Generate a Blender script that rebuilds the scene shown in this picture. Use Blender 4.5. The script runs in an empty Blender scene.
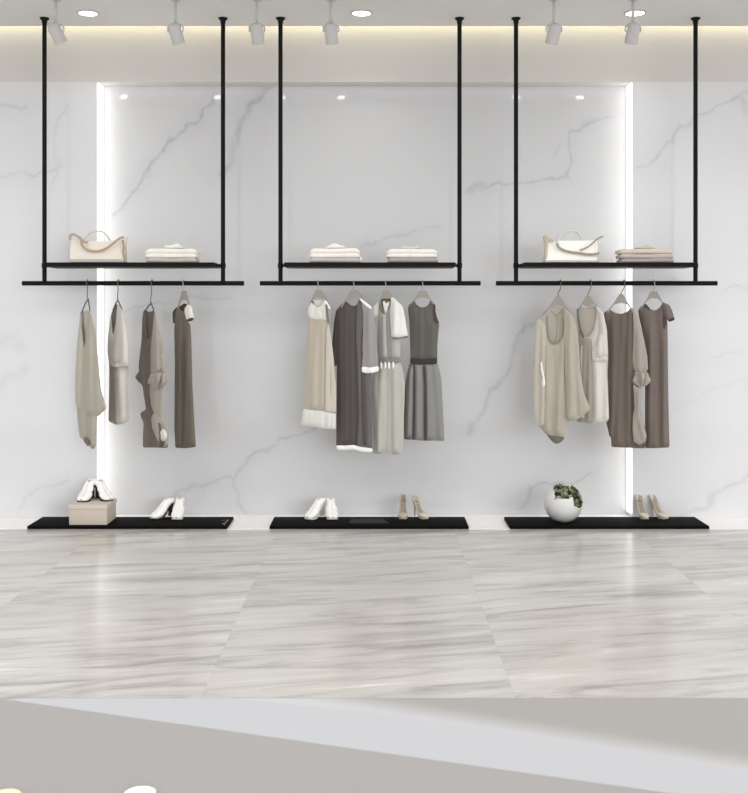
import bpy, bmesh, math, random
import numpy as np
from mathutils import Vector, Matrix
from mathutils.geometry import delaunay_2d_cdt

random.seed(7)
SC = bpy.context.scene
C = SC.collection
F = 1050.0; CX = 376.0; HY = 315.0; H = 1.333      # focal length in px, principal point, eye height

def U(px, py, d):
    return Vector(((px-CX)*d/F, d, H+(HY-py)*d/F))
def UX(px, d): return (px-CX)*d/F
def UZ(py, d): return H+(HY-py)*d/F

# ------------------------------------------------------------------ materials
def lin(c):
    return tuple(((v/255)/12.92 if v/255 <= .04045 else ((v/255+.055)/1.055)**2.4) for v in c)
def col(c, k=1.0):
    r = lin(c); return (min(r[0]*k, 1), min(r[1]*k, 1), min(r[2]*k, 1), 1)

def base_mat(name):
    m = bpy.data.materials.new(name); m.use_nodes = True
    nt = m.node_tree; b = nt.nodes['Principled BSDF']
    return m, nt, b

def plain(name, c, rough=.5, spec=.5, metal=0, noise=.04, scale=30, bump=0, k=1.0):
    m, nt, b = base_mat(name)
    b.inputs['Roughness'].default_value = rough
    b.inputs['Specular IOR Level'].default_value = spec
    b.inputs['Metallic'].default_value = metal
    tc = nt.nodes.new('ShaderNodeTexCoord')
    n = nt.nodes.new('ShaderNodeTexNoise'); n.inputs['Scale'].default_value = scale
    n.inputs['Detail'].default_value = 4
    nt.links.new(tc.outputs['Object'], n.inputs['Vector'])
    mx = nt.nodes.new('ShaderNodeMix'); mx.data_type = 'RGBA'
    mx.inputs[6].default_value = col(c, k*(1-noise)); mx.inputs[7].default_value = col(c, k*(1+noise))
    nt.links.new(n.outputs[0], mx.inputs[0])
    nt.links.new(mx.outputs[2], b.inputs['Base Color'])
    if bump:
        bp = nt.nodes.new('ShaderNodeBump'); bp.inputs['Strength'].default_value = bump
        bp.inputs['Distance'].default_value = .004
        nt.links.new(n.outputs[0], bp.inputs['Height']); nt.links.new(bp.outputs[0], b.inputs['Normal'])
    return m

def fabric(name, c, k=1.0, weave=260, trans=0.0):
    m, nt, b = base_mat(name)
    b.inputs['Roughness'].default_value = .92
    b.inputs['Specular IOR Level'].default_value = .15
    b.inputs['Sheen Weight'].default_value = .12
    b.inputs['Sheen Roughness'].default_value = .5
    tc = nt.nodes.new('ShaderNodeTexCoord')
    mp = nt.nodes.new('ShaderNodeMapping'); mp.inputs['Scale'].default_value = (14, 14, 1.6)
    n = nt.nodes.new('ShaderNodeTexNoise'); n.inputs['Scale'].default_value = 2.2; n.inputs['Detail'].default_value = 3
    nt.links.new(tc.outputs['Object'], mp.inputs['Vector']); nt.links.new(mp.outputs[0], n.inputs['Vector'])
    mx = nt.nodes.new('ShaderNodeMix'); mx.data_type = 'RGBA'
    mx.inputs[6].default_value = col(c, k*.91); mx.inputs[7].default_value = col(c, k*1.09)
    nt.links.new(n.outputs[0], mx.inputs[0]); nt.links.new(mx.outputs[2], b.inputs['Base Color'])
    w = nt.nodes.new('ShaderNodeTexNoise'); w.inputs['Scale'].default_value = weave
    nt.links.new(tc.outputs['Object'], w.inputs['Vector'])
    bp = nt.nodes.new('ShaderNodeBump'); bp.inputs['Strength'].default_value = .12; bp.inputs['Distance'].default_value = .002
    nt.links.new(w.outputs[0], bp.inputs['Height']); nt.links.new(bp.outputs[0], b.inputs['Normal'])
    return m

def glow(name, c, s):
    m, nt, b = base_mat(name)
    b.inputs['Base Color'].default_value = col(c)
    b.inputs['Emission Color'].default_value = col(c)
    b.inputs['Emission Strength'].default_value = s
    return m

# ---- marble: hand-placed veins computed as distances to segments, in wall metres
WD = 7.0
def wp(px, py): return (UX(px, WD), UZ(py, WD))
VEINS = [  # polyline px, width m, strength
    ([(113,214),(124,196),(139,179),(150,168),(162,147),(191,122),(217,101)], .020, .9),
    ([(139,179),(150,172),(156,160)], .016, .5),
    ([(224,172),(232,164),(235,140),(240,128),(255,98),(272,83)], .042, .8),
    ([(0,109),(29,112)], .025, .7), ([(0,179),(30,176),(64,170)], .020, .6),
    ([(58,182),(60,150),(61,124),(75,110)], .022, .45),
    ([(174,498),(205,484),(232,475),(255,454),(280,440),(307,431),(336,414)], .022, .65),
    ([(232,475),(238,500),(249,518)], .03, .55),
    ([(0,345),(18,338),(30,350)], .07, .45), ([(0,398),(14,378),(30,368)], .06, .4),
    ([(120,312),(150,303),(185,298),(228,300)], .014, .45),
    ([(362,249),(388,236),(415,231),(442,225)], .016, .6),
    ([(470,431),(490,396),(513,356),(528,330),(542,321)], .032, .6),
    ([(473,196),(496,179),(530,183),(565,179),(569,150),(574,130),(590,122),(612,115)], .016, .7),
    ([(470,196),(479,186)], .05, .8),
    ([(635,170),(658,156),(672,138),(687,118),(716,108),(745,100)], .022, .8),
    ([(738,106),(748,126),(750,150)], .06, .6),
    ([(716,292),(748,288)], .018, .5),
    ([(676,514),(700,500),(720,486),(748,466)], .030, .7),
    ([(519,506),(540,484),(560,479),(596,474)], .018, .6),
    ([(20,508),(50,485),(70,478)], .02, .45), ([(640,420),(690,398),(748,372)], .02, .25),
    ([(700,358),(748,350)], .02, .3), ([(560,140),(555,155)], .03, .4),
    ([(-90,330),(-30,250),(0,215)], .02, .6), ([(780,330),(860,230),(900,120)], .02, .6),
]
def marble_group():
    g = bpy.data.node_groups.new('marble_veins', 'ShaderNodeTree')
    g.interface.new_socket('Fac', in_out='OUTPUT', socket_type='NodeSocketFloat')
    g.interface.new_socket('Cloud', in_out='OUTPUT', socket_type='NodeSocketFloat')
    N = g.nodes; L = g.links
    out = N.new('NodeGroupOutput')
    tc = N.new('ShaderNodeTexCoord')
    def math_(op, a, b=None, clamp=False):
        n = N.new('ShaderNodeMath'); n.operation = op; n.use_clamp = clamp
        for i, v in ((0, a), (1, b)):
            if v is None: continue
            if isinstance(v, (int, float)): n.inputs[i].default_value = v
            else: L.new(v, n.inputs[i])
        return n.outputs[0]
    def vec(op, a, b=None, scale=None):
        n = N.new('ShaderNodeVectorMath'); n.operation = op
        for i, v in ((0, a), (1, b)):
            if v is None: continue
            if isinstance(v, (tuple, Vector)): n.inputs[i].default_value = v
            else: L.new(v, n.inputs[i])
        if scale is not None: L.new(scale, n.inputs['Scale'])
        return n
    # flatten to the wall plane and warp
    flat = vec('MULTIPLY', tc.outputs['Object'], (1, 0, 1)).outputs[0]
    wn = N.new('ShaderNodeTexNoise'); wn.inputs['Scale'].default_value = 4.5; wn.inputs['Detail'].default_value = 5
    L.new(flat, wn.inputs['Vector'])
    c = vec('SUBTRACT', wn.outputs['Color'], (.5, .5, .5)).outputs[0]
    c = vec('MULTIPLY', c, (.22, 0, .22)).outputs[0]
    p = vec('ADD', flat, c).outputs[0]
    brk = N.new('ShaderNodeTexNoise'); brk.inputs['Scale'].default_value = 7; brk.inputs['Detail'].default_value = 4
    L.new(flat, brk.inputs['Vector'])
    total = None; prev = None
    for pts, w, s in VEINS:
        best = None
        for a, b in zip(pts[:-1], pts[1:]):
            ax, az = wp(*a); bx, bz = wp(*b)
            ba = (bx-ax, 0, bz-az); l2 = ba[0]**2+ba[2]**2
            q = p
            if prev is not None:
                ch = N.new('ShaderNodeVectorMath'); ch.operation = 'MULTIPLY_ADD'
                L.new(prev, ch.inputs[0]); ch.inputs[1].default_value = (1e-7, 0, 1e-7); L.new(p, ch.inputs[2]); q = ch.outputs[0]
            pa = vec('SUBTRACT', q, (ax, 0, az)).outputs[0]
            dt = vec('DOT_PRODUCT', pa, ba).outputs['Value']
            h = math_('DIVIDE', dt, l2, True)
            sc = N.new('ShaderNodeVectorMath'); sc.operation = 'SCALE'; sc.inputs[0].default_value = ba
            L.new(h, sc.inputs['Scale'])
            d = vec('DISTANCE', pa, sc.outputs[0]).outputs['Value']
            best = d if best is None else math_('MINIMUM', best, d)
            prev = best
        # sharp core and soft halo
        core = math_('SUBTRACT', 1.0, math_('DIVIDE', best, w), True)
        core = math_('POWER', core, 1.6)
        halo = math_('SUBTRACT', 1.0, math_('DIVIDE', best, w*5), True)
        v = math_('ADD', math_('MULTIPLY', core, s), math_('MULTIPLY', halo, s*.22))
        total = v if total is None else math_('MAXIMUM', total, v)
        prev = total
    mod = math_('MULTIPLY_ADD', brk.outputs[0], 2.0, True)
    N[-1].inputs[2].default_value = -.15
    total = math_('MULTIPLY', total, mod, True)
    cl = N.new('ShaderNodeTexNoise'); cl.inputs['Scale'].default_value = 1.3; cl.inputs['Detail'].default_value = 3
    L.new(p, cl.inputs['Vector'])
    L.new(total, out.inputs['Fac']); L.new(cl.outputs[0], out.inputs['Cloud'])
    return g
MG = marble_group()
def marble(name, c, vein, rough=.12, k=1.0, spec=.5):
    m, nt, b = base_mat(name)
    g = nt.nodes.new('ShaderNodeGroup'); g.node_tree = MG
    m1 = nt.nodes.new('ShaderNodeMix'); m1.data_type = 'RGBA'
    m1.inputs[6].default_value = col(c, k*.95); m1.inputs[7].default_value = col(c, k*1.05)
    nt.links.new(g.outputs['Cloud'], m1.inputs[0])
    m2 = nt.nodes.new('ShaderNodeMix'); m2.data_type = 'RGBA'
    nt.links.new(m1.outputs[2], m2.inputs[6]); m2.inputs[7].default_value = col(vein, k)
    nt.links.new(g.outputs['Fac'], m2.inputs[0])
    nt.links.new(m2.outputs[2], b.inputs['Base Color'])
    b.inputs['Roughness'].default_value = rough
    b.inputs['Specular IOR Level'].default_value = spec
    return m

def floor_mat():
    m, nt, b = base_mat('streaked_stone_tiles')
    N = nt.nodes; L = nt.links
    tc = N.new('ShaderNodeTexCoord')
    sep = N.new('ShaderNodeSeparateXYZ'); L.new(tc.outputs['Object'], sep.inputs[0])
    def mt(op, a, b_=None, c_=None, clamp=False):
        n = N.new('ShaderNodeMath'); n.operation = op; n.use_clamp = clamp
        for i, v in ((0, a), (1, b_), (2, c_)):
            if v is None: continue
            if isinstance(v, (int, float)): n.inputs[i].default_value = v
            else: L.new(v, n.inputs[i])
        return n.outputs[0]
    tx = mt('DIVIDE', mt('ADD', sep.outputs['X'], .61+1.095*10), 1.095)
    ty = mt('DIVIDE', mt('ADD', sep.outputs['Y'], 5.0), .56)
    ix = mt('FLOOR', tx); iy = mt('FLOOR', ty)
    fx = mt('FRACT', tx); fy = mt('FRACT', ty)
    cb = N.new('ShaderNodeCombineXYZ'); L.new(ix, cb.inputs[0]); L.new(iy, cb.inputs[1])
    wn = N.new('ShaderNodeTexWhiteNoise'); wn.noise_dimensions = '2D'; L.new(cb.outputs[0], wn.inputs['Vector'])
    # streaks, shifted per tile
    off = N.new('ShaderNodeVectorMath'); off.operation = 'MULTIPLY_ADD'
    L.new(wn.outputs['Color'], off.inputs[0]); off.inputs[1].default_value = (7, 3, 5)
    L.new(tc.outputs['Object'], off.inputs[2])
    mp = N.new('ShaderNodeMapping'); mp.inputs['Rotation'].default_value = (0, 0, math.radians(-13)); mp.inputs['Scale'].default_value = (1.1, 9, 1)
    mp.vector_type = 'TEXTURE'
    mp.inputs['Scale'].default_value = (.85, .13, 1)
    mp.inputs['Rotation'].default_value = (0, 0, math.radians(13))
    L.new(off.outputs[0], mp.inputs[0])
    n1 = N.new('ShaderNodeTexNoise'); n1.inputs['Scale'].default_value = 1.1; n1.inputs['Detail'].default_value = 6
    n1.inputs['Roughness'].default_value = .66; n1.inputs['Distortion'].default_value = .7
    L.new(mp.outputs[0], n1.inputs['Vector'])
    cr = N.new('ShaderNodeValToRGB')
    e = cr.color_ramp.elements
    e[0].position = .30; e[0].color = col((158,154,150)); e[1].position = .74; e[1].color = col((232,229,225))
    a = e.new(.42); a.color = col((184,180,175)); a = e.new(.52); a.color = col((201,197,192)); a = e.new(.62); a.color = col((206,202,197))
    L.new(n1.outputs[0], cr.inputs[0])
    hsv = N.new('ShaderNodeHueSaturation'); L.new(cr.outputs[0], hsv.inputs['Color'])
    L.new(mt('MULTIPLY_ADD', wn.outputs['Value'], .09, FK), hsv.inputs['Value'])
    # joints
    ex = mt('MINIMUM', fx, mt('SUBTRACT', 1, fx)); ey = mt('MINIMUM', fy, mt('SUBTRACT', 1, fy))
    jx = mt('LESS_THAN', ex, .0018); jy = mt('LESS_THAN', ey, .004)
    j = mt('MULTIPLY', mt('MAXIMUM', jx, jy), .10)
    mx = N.new('ShaderNodeMix'); mx.data_type = 'RGBA'; L.new(j, mx.inputs[0])
    L.new(hsv.outputs[0], mx.inputs[6]); mx.inputs[7].default_value = col((120,115,110))
    L.new(mx.outputs[2], b.inputs['Base Color'])
    b.inputs['Roughness'].default_value = .2
    b.inputs['Specular IOR Level'].default_value = .45
    return m
FK = .915
# ------------------------------------------------------------------ mesh helpers
def obj(name, bm, m, parent=None, smooth=False, auto=None):
    me = bpy.data.meshes.new(name); bm.normal_update(); bm.to_mesh(me); bm.free()
    o = bpy.data.objects.new(name, me); C.objects.link(o)
    for mm in (m if isinstance(m, (list, tuple)) else [m]): me.materials.append(mm)
    if smooth:
        for p in me.polygons: p.use_smooth = True
    if auto is not None:
        for p in me.polygons: p.use_smooth = True
        es = bmesh.new(); es.from_mesh(me)
        for e in es.edges:
            if len(e.link_faces) == 2 and e.calc_face_angle(0) > auto: e.smooth = False
        es.to_mesh(me); es.free()
    if parent is not None:
        o.parent = parent
        o.matrix_parent_inverse = parent.matrix_world.inverted() if parent.type != 'EMPTY' else Matrix.Translation(-parent.location)
    return o
def thing(name, label, cat, loc=(0,0,0), group=None):
    o = bpy.data.objects.new(name, None); C.objects.link(o); o.location = loc
    o.empty_display_size = .05
    tag(o, label, cat, group); return o
def tag(o, label, cat, group=None):
    o['label'] = label; o['category'] = cat
    if group: o['group'] = group
    return o
def struct(name, bm, m, **k):
    o = obj(name, bm, m, **k); o['kind'] = 'structure'; return o
def box(bm, x0, x1, y0, y1, z0, z1, bev=0):
    vs = [bm.verts.new((x, y, z)) for x in (x0, x1) for y in (y0, y1) for z in (z0, z1)]
    fs = [(0,1,3,2),(4,6,7,5),(0,4,5,1),(2,3,7,6),(0,2,6,4),(1,5,7,3)]
    faces = [bm.faces.new([vs[i] for i in f]) for f in fs]
    if bev:
        es = {e for f in faces for e in f.edges}
        bmesh.ops.bevel(bm, geom=list(es), offset=bev, segments=2, affect='EDGES', profile=.6)
    return bm
def BX(*a, **k):
    return box(bmesh.new(), *a, **k)
def frame_for(t):
    t = t.normalized()
    r = Vector((0,0,1)) if abs(t.z) < .9 else Vector((1,0,0))
    u = t.cross(r).normalized(); return u, t.cross(u).normalized()
def tube(bm, pts, rad, n=12, cap=True):
    pts = [Vector(p) for p in pts]
    rads = rad if isinstance(rad, (list, tuple)) else [rad]*len(pts)
    rings = []; u = None
    for i, p in enumerate(pts):
        t = (pts[min(i+1, len(pts)-1)]-pts[max(i-1, 0)]).normalized()
        if u is None: u, v = frame_for(t)
        else:
            u = (u - t*u.dot(t)).normalized(); v = t.cross(u)
        rings.append([bm.verts.new(p+(u*math.cos(2*math.pi*k/n)+v*math.sin(2*math.pi*k/n))*rads[i]) for k in range(n)])
    for a, b in zip(rings[:-1], rings[1:]):
        for k in range(n): bm.faces.new((a[k], a[(k+1)%n], b[(k+1)%n], b[k]))
    if cap:
        bm.faces.new(rings[0][::-1]); bm.faces.new(rings[-1])
    return bm
def TUBE(*a, **k): return tube(bmesh.new(), *a, **k)
def ribbon(bm, pts, wid, th, axis):
    """flat strap along pts; axis = width direction"""
    pts = [Vector(p) for p in pts]; ax = Vector(axis).normalized(); rings = []
    for i, p in enumerate(pts):
        t = (pts[min(i+1, len(pts)-1)]-pts[max(i-1, 0)]).normalized()
        a = (ax - t*ax.dot(t)).normalized(); nrm = t.cross(a)
        rings.append([bm.verts.new(p+a*sx*wid/2+nrm*sy*th/2) for sx, sy in ((-1,-1),(1,-1),(1,1),(-1,1))])
    for a, b in zip(rings[:-1], rings[1:]):
        for k in range(4): bm.faces.new((a[k], a[(k+1)%4], b[(k+1)%4], b[k]))
    bm.faces.new(rings[0][::-1]); bm.faces.new(rings[-1])
    return bm
def crom(pts, n=6):
    P = [Vector(p) for p in pts]; P = [P[0]*2-P[1]]+P+[P[-1]*2-P[-2]]; out = []
    for i in range(1, len(P)-2):
        for k in range(n):
            t = k/n; a, b, c, d = P[i-1:i+3]
            out.append(.5*((2*b)+(c-a)*t+(2*a-5*b+4*c-d)*t*t+(3*b-a-3*c+d)*t**3))
    out.append(P[-2]); return out
def lathe(bm, prof, c, axis=Vector((0,0,1)), n=32, cap=True):
    u, v = frame_for(axis); ax = axis.normalized(); rings = []
    for r, h in prof:
        rings.append([bm.verts.new(Vector(c)+ax*h+(u*math.cos(2*math.pi*k/n)+v*math.sin(2*math.pi*k/n))*r) for k in range(n)])
    for a, b in zip(rings[:-1], rings[1:]):
        for k in range(n): bm.faces.new((a[k], a[(k+1)%n], b[(k+1)%n], b[k]))
    if cap:
        bm.faces.new(rings[0][::-1]); bm.faces.new(rings[-1])
    bmesh.ops.recalc_face_normals(bm, faces=bm.faces)
    return bm

# ------------------------------------------------------------------ setting
DO, DW = 6.88, 7.0            # outer panels / recessed centre wall
ZC = H+297*6.62/F             # ceiling height
DE = 1.873*F/289.0            # ceiling edge
K = 1.0
m_outer = marble('white_marble', (218,218,220), (196,195,198), rough=.05, k=1.0)
m_centre = marble('pale_grey_marble', (208,208,209), (178,177,180), rough=.05, k=.96)
m_paint = plain('warm_wall_paint', (206,203,199), .8, .2, noise=.01, scale=2)
m_ceil = plain('ceiling_paint', (231,229,226), .85, .2, noise=.01, scale=2)
m_black = plain('matt_black_metal', (17,16,16), .5, .18, noise=.05)
m_slab = plain('black_stained_board', (13,12,12), .75, .06, noise=.12, scale=8)
m_white_trim = plain('pale_floor_strip', (250,248,247), .3, .5, noise=.02, scale=3)
m_led = glow('led_white', (255,254,252), .9)
m_lamp = glow('lamp_white', (255,254,250), 6)
m_lens = glow('lamp_lens', (255,252,246), 12)
m_fix = plain('pale_grey_lamp_paint', (200,198,196), .5, .4, noise=.01)

XL, XR = UX(97, DO), UX(632.5, DO)
ZR = UZ(82, DO)               # recess lintel
ZS = ZR
struct('wall_back', BX(XL-.05, XR+.05, DW, DW+.1, -.05, ZR+.1), m_centre)
struct('wall_left', BX(-6, XL, DO, DW+.08, -.05, ZS), m_outer)
struct('wall_right', BX(XR, 6, DO, DW+.08, -.05, ZS), m_outer)
struct('wall_top', BX(-6, 6, DO, DW+.15, ZR, ZC+.16), m_paint)
struct('ceiling', BX(-6, 6, -2.2, DE, ZC, ZC+.12), m_ceil)
struct('trim_1', BX(-6, 6, DE-.05, DW+.2, ZC+.12, ZC+.2), m_ceil)  # unseen cover over the cove, added to keep world light out
DF = H*F/(698-HY)             # front edge of the tiled floor
struct('floor', BX(-6, 6, DF, DW+.1, -.12, 0), floor_mat())
struct('trim_2', BX(-6, 6, 6.53, DW+.02, -.02, .0025), m_white_trim)  # pale strip on the floor along the wall

# foreground: another view's ceiling, laid as a grey slab before the tiles, with a pale diagonal band
def G0(px, py, z=0):
    d = (H-z)*F/(py-HY); return Vector((UX(px, d), d, z))
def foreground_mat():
    m, nt, b = base_mat('grey_glow_gradient'); N = nt.nodes; L = nt.links
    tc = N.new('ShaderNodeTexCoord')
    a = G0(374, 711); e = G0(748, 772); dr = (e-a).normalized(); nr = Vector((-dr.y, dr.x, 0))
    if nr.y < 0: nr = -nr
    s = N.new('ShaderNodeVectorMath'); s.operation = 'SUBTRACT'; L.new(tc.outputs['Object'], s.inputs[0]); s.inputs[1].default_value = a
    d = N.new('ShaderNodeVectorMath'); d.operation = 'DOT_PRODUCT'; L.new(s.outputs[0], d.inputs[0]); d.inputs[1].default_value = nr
    mr = N.new('ShaderNodeMapRange'); mr.interpolation_type = 'SMOOTHSTEP'  # whitish glow beside the band, put into the colour as a gradient
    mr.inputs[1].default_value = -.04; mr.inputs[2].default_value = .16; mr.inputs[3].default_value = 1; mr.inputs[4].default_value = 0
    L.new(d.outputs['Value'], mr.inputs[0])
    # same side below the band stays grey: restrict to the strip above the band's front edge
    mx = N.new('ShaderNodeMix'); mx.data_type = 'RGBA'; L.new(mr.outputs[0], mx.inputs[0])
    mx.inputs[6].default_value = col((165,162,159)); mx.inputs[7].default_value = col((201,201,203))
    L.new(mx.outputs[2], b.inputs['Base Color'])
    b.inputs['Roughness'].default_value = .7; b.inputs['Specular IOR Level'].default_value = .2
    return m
m_fore2 = plain('grey_foreground_board', (167,164,162), .75, .2, noise=.012, scale=2)
def prism(bm, pts, z0, z1, bev=0):
    lo = [bm.verts.new((p.x, p.y, z0)) for p in pts]; hi = [bm.verts.new((p.x, p.y, z1)) for p in pts]
    n = len(pts); fs = []
    for i in range(n): fs.append(bm.faces.new((lo[i], lo[(i+1)%n], hi[(i+1)%n], hi[i])))
    bm.faces.new(lo[::-1]); top = bm.faces.new(hi)
    bmesh.ops.recalc_face_normals(bm, faces=bm.faces)
    if bev: bmesh.ops.bevel(bm, geom=list(top.edges), offset=bev, segments=3, affect='EDGES')
    return bm
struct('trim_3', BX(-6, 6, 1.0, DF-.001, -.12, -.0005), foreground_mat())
lowA, lowB = (-60,691.7), (860,824)
low = lambda x: 700+(x-0)*(.1405)
front_edge = [G0(x, 699.5+x*.1415) for x in (5, 200, 400, 650, 830)]
band = front_edge + [G0(830,792), G0(748,773), G0(560,741), G0(374,713), G0(230,699)]
band = [Vector((p.x, min(p.y, DF-.002), 0)) for p in band]
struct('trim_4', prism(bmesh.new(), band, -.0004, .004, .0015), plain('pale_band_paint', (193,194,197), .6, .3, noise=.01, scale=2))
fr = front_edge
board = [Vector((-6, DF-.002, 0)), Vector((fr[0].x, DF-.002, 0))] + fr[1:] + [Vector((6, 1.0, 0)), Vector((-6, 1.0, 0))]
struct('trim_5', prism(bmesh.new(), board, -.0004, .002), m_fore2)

# white light strips in the two recess jambs
for x0, sgn, lab in ((XL, 1, 'tall vertical white light strip at the left edge of the recessed marble panel'),
                     (XR, -1, 'tall vertical white light strip at the right edge of the recessed marble panel')):
    bm = BX(min(x0, x0+sgn*.012), max(x0, x0+sgn*.012), DO+.004, DW-.001, .03, ZR-.004)
    o = obj('light_strip', bm, m_led); tag(o, lab, 'light', 'vertical light strips in the wall')
for x0, sg in ((XL+.016, 1), (XR-.016, -1)):
    l = bpy.data.lights.new('jamb_lamp', 'AREA'); l.shape = 'RECTANGLE'; l.size = 2.80; l.size_y = .08; l.energy = 1.2; l.color = (1, .995, .985)
    lo = bpy.data.objects.new('jamb_lamp', l); C.objects.link(lo); lo.location = (x0, DW-.055, (ZR+.03)/2)
    lo.rotation_euler = (0, -sg*math.pi/2, 0); lo.visible_glossy = False
# added lamps aimed up to brighten the lintel underside, corners and full span
for x0, x1, en in ((XL+.013, XL+.42, .06), (XR-.42, XR-.013, .06), (XL+.02, XR-.02, .32)):
    l = bpy.data.lights.new('lintel_fill', 'AREA'); l.shape = 'RECTANGLE'; l.size = x1-x0; l.size_y = .03; l.energy = en
    lo = bpy.data.objects.new('lintel_fill', l); C.objects.link(lo); lo.location = ((x0+x1)/2, DO+.03, ZR-.10); lo.rotation_euler = (math.pi, 0, 0)

# recessed ceiling downlights
for px, lab in ((88, 'round white recessed ceiling downlight above the left clothes rack'),
                (361.5, 'round white recessed ceiling downlight above the middle clothes rack'),
                (635, 'round white recessed ceiling downlight above the right rack, behind a spotlight stem')):
    d = 6.5; t = thing('ceiling_downlight', lab, 'ceiling light', (UX(px, d), d, ZC), 'ceiling downlights')
    c = t.location
    obj('trim_ring', lathe(bmesh.new(), [(.057,-.001),(.064,-.001),(.066,-.006),(.062,-.010),(.057,-.008),(.057,-.001)], c, cap=False), m_fix, t, smooth=True)
    obj('lamp_lens', lathe(bmesh.new(), [(.056,-.001),(.056,-.005)], c), m_lamp, t)
# ceiling downlights of that other view, set into the foreground board
for px, py, lab in ((140, 794.5, 'round recessed light with white lens in the grey foreground surface'),
                    (5, 797, 'round recessed light with yellowish lens at the bottom left corner')):
    c = G0(px, py); c.z = .002
    t = thing('recessed_light', lab, 'light', c, 'lights in the foreground surface')
    R = .044
    obj('trim_ring', lathe(bmesh.new(), [(R,0),(R+.007,0),(R+.006,.004),(R,.003),(R,0)], c, cap=False), plain('lamp_ring_metal', (170,168,158), .4, .5), t, smooth=True)
    obj('lamp_lens', lathe(bmesh.new(), [(R-.001,0),(R-.001,.002)], c), glow('downlight_lens', (255,254,246) if px > 100 else (240,226,196), 1.0 if px > 100 else .12), t)

# ceiling spotlights
SD = 6.2
def spotlight(px, tilt, lab, aim=0):
    top = Vector((UX(px, SD), SD, ZC))
    t = thing('spotlight', lab, 'spotlight', top, 'white spotlights on the ceiling')
    obj('mount', lathe(bmesh.new(), [(.030,0),(.030,-.012),(.024,-.016)], top), m_fix, t, auto=.6)
    zt = UZ(24, SD)
    obj('stem', TUBE([top-Vector((0,0,.01)), Vector((top.x, top.y, zt))], .009), m_fix, t, smooth=True)
    a = math.radians(tilt)
    ax = Vector((math.sin(a), .42, -math.cos(a))).normalized()
    piv = Vector((top.x, top.y, UZ(32, SD)))
    # yoke: two arms gripping the head
    y = bmesh.new()
    for s in (-1, 1):
        tube(y, crom([(top.x, top.y, zt), (top.x+s*.026, top.y, zt-.004), (top.x+s*.044, top.y, zt-.02), (top.x+s*.044, top.y, piv.z)], 4), .005, 8)
    obj('yoke', y, m_fix, t, smooth=True)
    hd = lathe(bmesh.new(), [(.020,-.052),(.032,-.046),(.037,-.035),(.038,.066),(.036,.070),(.033,.070),(.032,.058)], piv, ax, 28)
    h = obj('lamp_head', hd, m_fix, t, auto=.7)
    obj('lamp_lens', lathe(bmesh.new(), [(.0315,.0585),(.0315,.0605)], piv, ax, 24), m_lens, h)
    return t
spotlight(56, 22, 'pale grey ceiling spotlight beside the leftmost black pole, head tilted right')
spotlight(175.5, 14, 'pale grey ceiling spotlight between the two poles of the left rack')
spotlight(257, 4, 'pale grey ceiling spotlight between the left rack and the middle rack, hanging straight')
spotlight(331, 6, 'pale grey ceiling spotlight beside the middle downlight')
spotlight(554, -10, 'pale grey ceiling spotlight right of the left pole of the right rack')
spotlight(633, -7, 'pale grey ceiling spotlight hanging in front of the right downlight')

# ------------------------------------------------------------------ racks and plinths
DR = 6.62
RZ = UZ(283.3, DR); RR = .0147
def rack(lx, rx, r0, r1, pos):
    t = thing('clothes_rack', 'black ceiling-hung clothes rack with shelf and rail, '+pos, 'clothes rack', (UX((lx+rx)/2, DR), DR, ZC), 'black ceiling-hung clothes racks')
    for px in (lx, rx):
        x = UX(px, DR)
        p = obj('pole', TUBE([(x, DR, ZC-.004), (x, DR, RZ)], .0138, 16), m_black, t, auto=.8)
        obj('ceiling_flange', lathe(bmesh.new(), [(.029,0),(.029,-.007),(.020,-.014),(.0165,-.02),(.0165,-.034)], (x, DR, ZC), n=24), m_black, p, auto=.6)
    obj('hanging_rail', TUBE([(UX(r0, DR), DR, RZ), (UX(r1, DR), DR, RZ)], RR, 18), m_black, t, auto=.8)
    x0, x1 = UX(lx+3.2, DR), UX(rx-3.2, DR)
    zt = UZ(262.3, 6.49); zb = UZ(266.8, 6.49)
    s = BX(x0+.012, x1-.012, 6.49, 6.75, zb, zt, bev=.006)
    sh = obj('shelf', s, m_black, t, auto=.5)
    zm = (zt+zb)/2
    for px, xe in ((lx, x0), (rx, x1)):
        sg = 1 if xe > UX(px, DR) else -1
        obj('bracket', TUBE([(UX(px, DR)+sg*.012, DR, zm), (xe+sg*.014, DR, zm)], .009, 10), m_black, sh, auto=.8)
        obj('collar', TUBE([(UX(px, DR), DR, zm-.014), (UX(px, DR), DR, zm+.014)], .0175, 16), m_black, sh, auto=.8)
    return zt
ZSH = rack(44.5, 223, 22.5, 244, 'leftmost of the three')
rack(280.5, 459.5, 260, 480.5, 'the middle of the three')
rack(516, 695.5, 496, 717, 'rightmost of the three')

SB, SF, ST = 6.825, 6.52, .022
def plinth(f0, f1, lab):
    x0 = UX(f0, SF); x1 = UX(f1, SF)
    o = obj('display_plinth', BX(x0, x1, SF, SB, .0026, ST, bev=.004), m_slab, auto=.5)
    tag(o, lab, 'plinth', 'low black display plinths'); return o
pl = plinth(27, 227, 'low black display board carrying the beige shoe box')
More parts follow.
